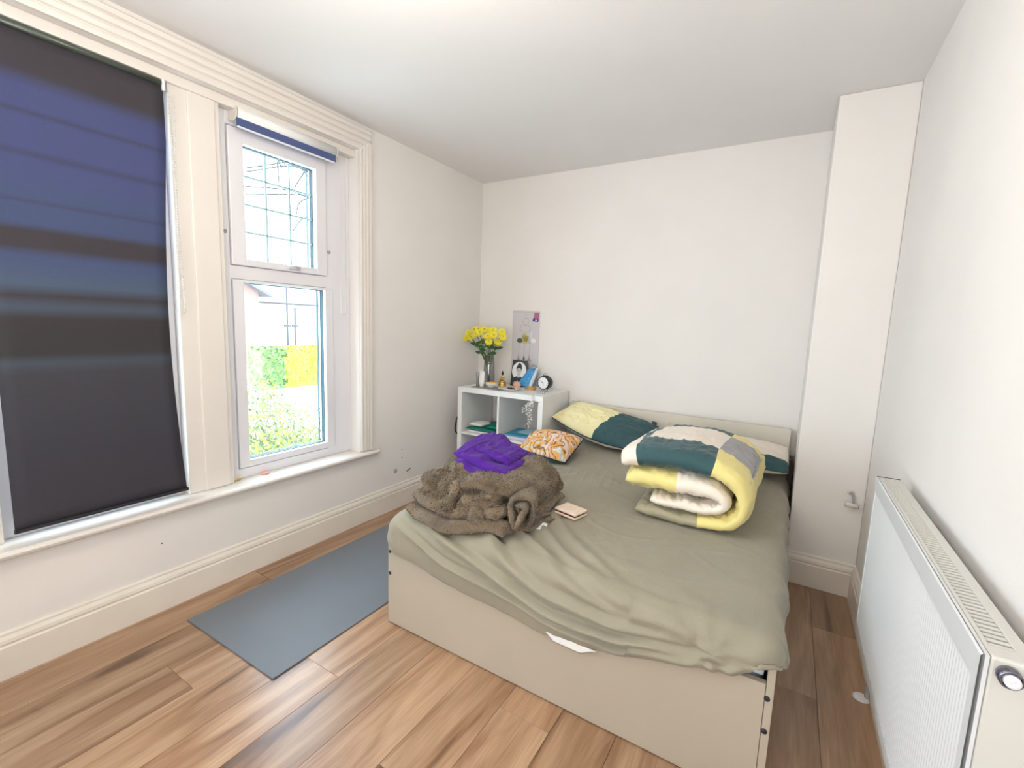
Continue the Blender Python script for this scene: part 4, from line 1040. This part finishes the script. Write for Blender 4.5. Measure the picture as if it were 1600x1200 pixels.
# valve head on the near end
vc = (2.617, RY0 + .002, .829)
bm = NB(); lathe(bm, [(.0135, 0), (.0145, -.004), (.0145, -.016), (.0125, -.018), (.0115, -.016), (.0115, -.012)], vc, 'Y', 24); kn = mk('valve_collar', bm, mat('dark_chrome', (.20, .20, .24), .2, metal=1), rd)
bm = NB(); lathe(bm, [(.0095, -.006), (.0095, -.022), (.0075, -.024), (.003, -.024), (.002, -.0225)], vc, 'Y', 20); mk('valve_cap', bm, M_upvc, kn)
bm = NB()
bm.free()
for y in (1.15, 1.75):
    bm = NB(); box(bm, (RX1, y, RZ0 + .08), (XR - .0015, y + .03, RZ1 - .06), .002); mk('mounting', bm, M_rad, rd)
bm = NB(); tube(bm, [(2.655, 2.00, .002), (2.655, 2.00, .28), (2.655, 1.98, .315), (2.65, 1.945, .335)], .0075, 10); mk('pipe', bm, M_rad, rd, smooth=True)
bm = NB(); lathe(bm, [(.027, .0005), (.027, .004), (.020, .010), (.010, .012)], (2.640, 2.00, 0), 'Z', 24); mk('pipe_collar', bm, M_upvc, rd)
bm = NB(); tube(bm, [(2.63, .96, .002), (2.63, .96, .30)], .0075, 10); mk('pipe', bm, M_rad, rd)

# white paper-roll style bracket on the chimney wall
t = thing('wall_bracket', (2.63, YC, .50), 'small white bracket with a round peg on the chimney wall beside the radiator', 'bracket')
bm = NB(); lathe(bm, [(.014, 0), (.014, -.004), (.008, -.008)], (2.622, YC, .545), 'Y', 18); mk('upper_plate', bm, M_trim, t)
bm = NB(); tube(bm, catmull([(2.622, YC - .005, .545), (2.628, YC - .03, .540), (2.632, YC - .034, .515), (2.636, YC - .032, .492)], 6), .006, 8); mk('arm', bm, M_grey, t, smooth=True)
bm = NB(); tube(bm, [(2.602, YC - .034, .490), (2.655, YC - .034, .486)], .012, 14); pg = mk('peg', bm, M_trim, t)
bm = NB(); tube(bm, [(2.655, YC - .034, .486), (2.657, YC - .034, .486)], .010, 14); mk('peg_end', bm, M_black, pg)

# ------------------------------------------------------------------ garden outside
bm = NB(); box(bm, (-40, -20, -.72), (-.4, 45, -.6)); o = mk('ground', bm, mat('pale_paving', (.74, .74, .70), .9, var=.1, vscale=1)); o['kind'] = 'structure'
M_lf = [mat('bush_leaf_yellow', (.40, .38, .07), .7), mat('bush_leaf_green', (.20, .27, .10), .7), mat('bush_leaf_dark', (.11, .14, .09), .7)]
random.seed(20)
def leaves(bm, c, s, n, size, shell=True):
    for _ in range(n):
        while True:
            p = Vector((random.uniform(-1, 1), random.uniform(-1, 1), random.uniform(-1, 1)))
            if .55 < p.length < 1: break
        p = Vector((c[0] + p.x * s[0], c[1] + p.y * s[1], c[2] + p.z * s[2]))
        a = Vector((random.uniform(-1, 1), random.uniform(-1, 1), random.uniform(-1, 1))).normalized() * size
        b = a.orthogonal().normalized() * size * .45
        f = bm.faces.new([bm.verts.new(q) for q in (p - a, p + b, p + a, p - b)]); f.material_index = random.choice((0, 0, 1, 1, 2))
def dirpt(px, py, X):
    x = (px - 800) / 717.77; y = (py - 600) / 717.77
    d = r2 * x + d2 * y + fw; k = (X - 2.293) / d.x
    return Vector((2.293, 0, 1.32)) + d * k
bushes = [(398, 660, -1.5, .36), (440, 672, -2.6, .42), (482, 668, -3.4, .48), (418, 722, -1.2, .34), (500, 715, -2.2, .34), (394, 625, -3.2, .40), (462, 722, -1.7, .30)]
labs = ['loose yellow-green bush low in the window at its left edge', 'yellow-green garden bush in the middle of the lower window pane', 'airy yellow-green bush at the right side of the lower pane', 'leafy bush at the very bottom of the lower pane', 'small bush in the bottom right of the lower pane', 'grey-green shrub below the left end of the hedge', 'low bush near the bottom middle of the lower pane']
for (px, py, X, r), lb in zip(bushes, labs):
    c = dirpt(px, py, X); t = thing('bush', (c.x, c.y, -.6), lb, 'bush')
    bm = NB(); leaves(bm, c, (r, r, r * .8), 700, .022); 
    leaves(bm, (c.x, c.y, (c.z - .6) / 2), (r * .9, r * .9, max(.2, (c.z + .6) / 2)), 900, .024); mk('foliage', bm, M_lf, t, kind='stuff')
    bm = NB()
    for k in range(5): a = k * 1.3; tube(bm, [(c.x, c.y, -.6), (c.x + .1 * cos(a), c.y + .1 * sin(a), c.z - r * .4), (c.x + .35 * r * 2 * cos(a), c.y + .7 * r * sin(a), c.z + r * .5)], .006, 5)
    mk('branches', bm, mat('twig', (.22, .17, .13), .8), t)
# hedge in two sections
for pa, pb, lb, ms in (((400, 590), (440, 590), 'green clipped hedge section at the left behind the bushes', [mat('hedge_green', (.17, .30, .08), .7, var=.5, vscale=5), M_lf[1], M_lf[2]]), ((436, 590), (505, 592), 'bright yellow clipped hedge behind the bushes', [mat('hedge_yellow', (.55, .47, .04), .7, var=.5, vscale=5), mat('hedge_lime', (.42, .46, .10), .7), mat('hedge_dark', (.16, .20, .02), .7)])):  # the darkest leaf tone is mixed in at random
    A = dirpt(*pa, -9.5); B = dirpt(*pb, -9.5)
    t = thing('hedge', ((A.x + B.x) / 2, (A.y + B.y) / 2, -.6), lb, 'hedge')
    bm = NB()
    for _ in range(3500):
        k = random.random(); p = A.lerp(B, k); p = Vector((A.x + random.uniform(-.35, .35), p.y, random.uniform(-.5, .50)))
        a = Vector((random.uniform(-1, 1), random.uniform(-1, 1), random.uniform(-1, 1))).normalized() * .05; b = a.orthogonal().normalized() * .03
        f = bm.faces.new([bm.verts.new(q) for q in (p - a, p + b, p + a, p - b)]); f.material_index = random.choice((0, 0, 0, 1, 1, 2))
    box(bm, (A.x - .28, A.y, -.6), (A.x + .28, B.y, .42)); mk('foliage', bm, ms, t, kind='stuff')
# houses opposite
def house(c, w, dpt, hw, hr, lab, mw, mr):
    t = thing('house', (c[0], c[1], -.6), lab, 'house')
    x0, x1, y0, y1 = c[0] - dpt / 2, c[0] + dpt / 2, c[1] - w / 2, c[1] + w / 2
    bm = NB(); box(bm, (x0, y0, -.6), (x1, y1, hw))
    v = [bm.verts.new(p) for p in ((x0, c[1], hr), (x1, c[1], hr), (x0, y0, hw), (x1, y0, hw), (x0, y1, hw), (x1, y1, hw))]
    bm.faces.new((v[0], v[2], v[4])); bm.faces.new((v[1], v[3], v[5])); mk('wall', bm, mw, t)
    bm = NB()
    for sgn, ye in ((-1, y0), (1, y1)):
        a, b = Vector((x0 - .3, c[1], hr + .1)), Vector((x0 - .3, ye + sgn * .4, hw - .25)); e = Vector((dpt + .6, 0, 0)); u = Vector((0, 0, .12))
        q = [a, b, b + e, a + e]; A_ = [bm.verts.new(p) for p in q]; B_ = [bm.verts.new(p + u) for p in q]
        bm.faces.new(A_); bm.faces.new(B_)
        for k in range(4): bm.faces.new((A_[k], A_[(k + 1) % 4], B_[(k + 1) % 4], B_[k]))
    mk('roof', bm, mr, t)
    for k in range(2):
        for z in (.4, 3.0):
            y = y0 + w * (.25 + .42 * k); bm = NB(); box(bm, (x1, y - .5, z), (x1 + .06, y + .5, z + 1.2), .02); f = mk('window', bm, M_upvc, t)
            for s in (0, 1):
                bm = NB(); box(bm, (x1 + .055, y - .44 + .46 * s, z + .08), (x1 + .07, y - .02 + .44 * s, z + 1.12)); mk('window_glass', bm, mat('far_glass', (.35, .45, .5), .2), f)
H2 = dirpt(404, 470, -16)
house((-18.0, H2.y - 3.0, 0), 6.0, 4, 2.3, 3.6, 'pink brick house at the left edge of the window view', mat('pink_brick', (.24, .15, .125), .9, var=.12, vscale=6), mat('grey_roof', (.13, .12, .13), .9))
E0, E1 = dirpt(402, 472, -22), dirpt(530, 472, -22)
t = thing('house', (-25, (E0.y + E1.y) / 2, -.6), 'long pale rendered house with a low roof across the road behind the hedge', 'house')
bm = NB(); box(bm, (-28, E0.y, -.6), (-22.05, E1.y, E0.z)); mk('wall', bm, mat('cream_render', (.55, .53, .50), .9), t)
bm = NB(); prism(bm, [(-28.3, E0.z), (-21.8, E0.z), (-25, E0.z + 1.7)], E0.y - .3, E1.y + .3, lambda a, b, y: (a, y, b)); mk('roof', bm, mat('pale_roof', (.30, .24, .22), .9), t)
bm = NB(); tube(bm, [(-21.75, E0.y - .3, E0.z), (-21.75, E1.y + .3, E0.z)], .05, 6); mk('gutter', bm, mat('gutter_dark', (.06, .05, .05), .6), t)
for px in (418, 484):
    p = dirpt(px, 500, -22); bm = NB(); box(bm, (-22.04, p.y - .5, 0), (-21.98, p.y + .5, 1.1), .01); f = mk('window', bm, M_upvc, t)
    for q in (0, 1):
        bm = NB(); box(bm, (-21.985, p.y - .44 + .46 * q, .08), (-21.97, p.y - .02 + .44 * q, 1.02)); mk('window_glass', bm, mat('far_glass2', (.17, .18, .19), .4), f)
# two thin posts by the hedge
for px, z1, lb in ((450, 2.2, 'thin grey street post left of its pair above the hedge'), (462, 1.6, 'shorter grey post right of its pair above the hedge')):
    c = dirpt(px, 540, -11); bm = NB(); tube(bm, [(c.x, c.y, -.6), (c.x, c.y, z1)], .03, 8); box(bm, (c.x - .03, c.y - .10, 1.0), (c.x + .03, c.y + .10, 1.06)); o = mk('street_post', bm, mat('post_dark', (.05, .05, .06), .6)); tag(o, lb, 'post')
# bare tree whose twigs cross the leaded panes
t = thing('bare_tree', (-3.2, 4.2, -.6), 'thin bare tree with twigs crossing the leaded window panes', 'tree')
c = dirpt(520, 400, -3.0); t.location = (c.x, c.y, -.6)
bm = NB(); tube(bm, catmull([(c.x, c.y, -.6), (c.x + .05, c.y - .03, 1.2), (c.x, c.y + .05, 2.6), (c.x + .1, c.y - .1, 4.2)], 8), lambda s: .035 * (1 - .6 * s), 8); mk('trunk', bm, mat('bark', (.16, .13, .11), .9), t, smooth=True)
bm = NB(); random.seed(6)
for (a, b, cc) in (((520, 300), (480, 255), (385, 262)), ((520, 310), (470, 262), (385, 268)), ((520, 330), (460, 300), (382, 291)), ((525, 320), (470, 305), (383, 304)), ((522, 345), (478, 340), (458, 360)), ((525, 330), (490, 285), (462, 255)), ((500, 305), (470, 315), (462, 340)), ((480, 262), (462, 290), (460, 300)), ((440, 262), (434, 252), (436, 285))):
    pts = catmull([dirpt(*a, -3.0), dirpt(*b, -2.8), dirpt(*cc, -2.6)], 8); tube(bm, pts, lambda s: .011 - .004 * s, 5)
mk('twigs', bm, mat('twig_dark', (.035, .035, .035), .9), t)

# every material shared by name; nothing else to set
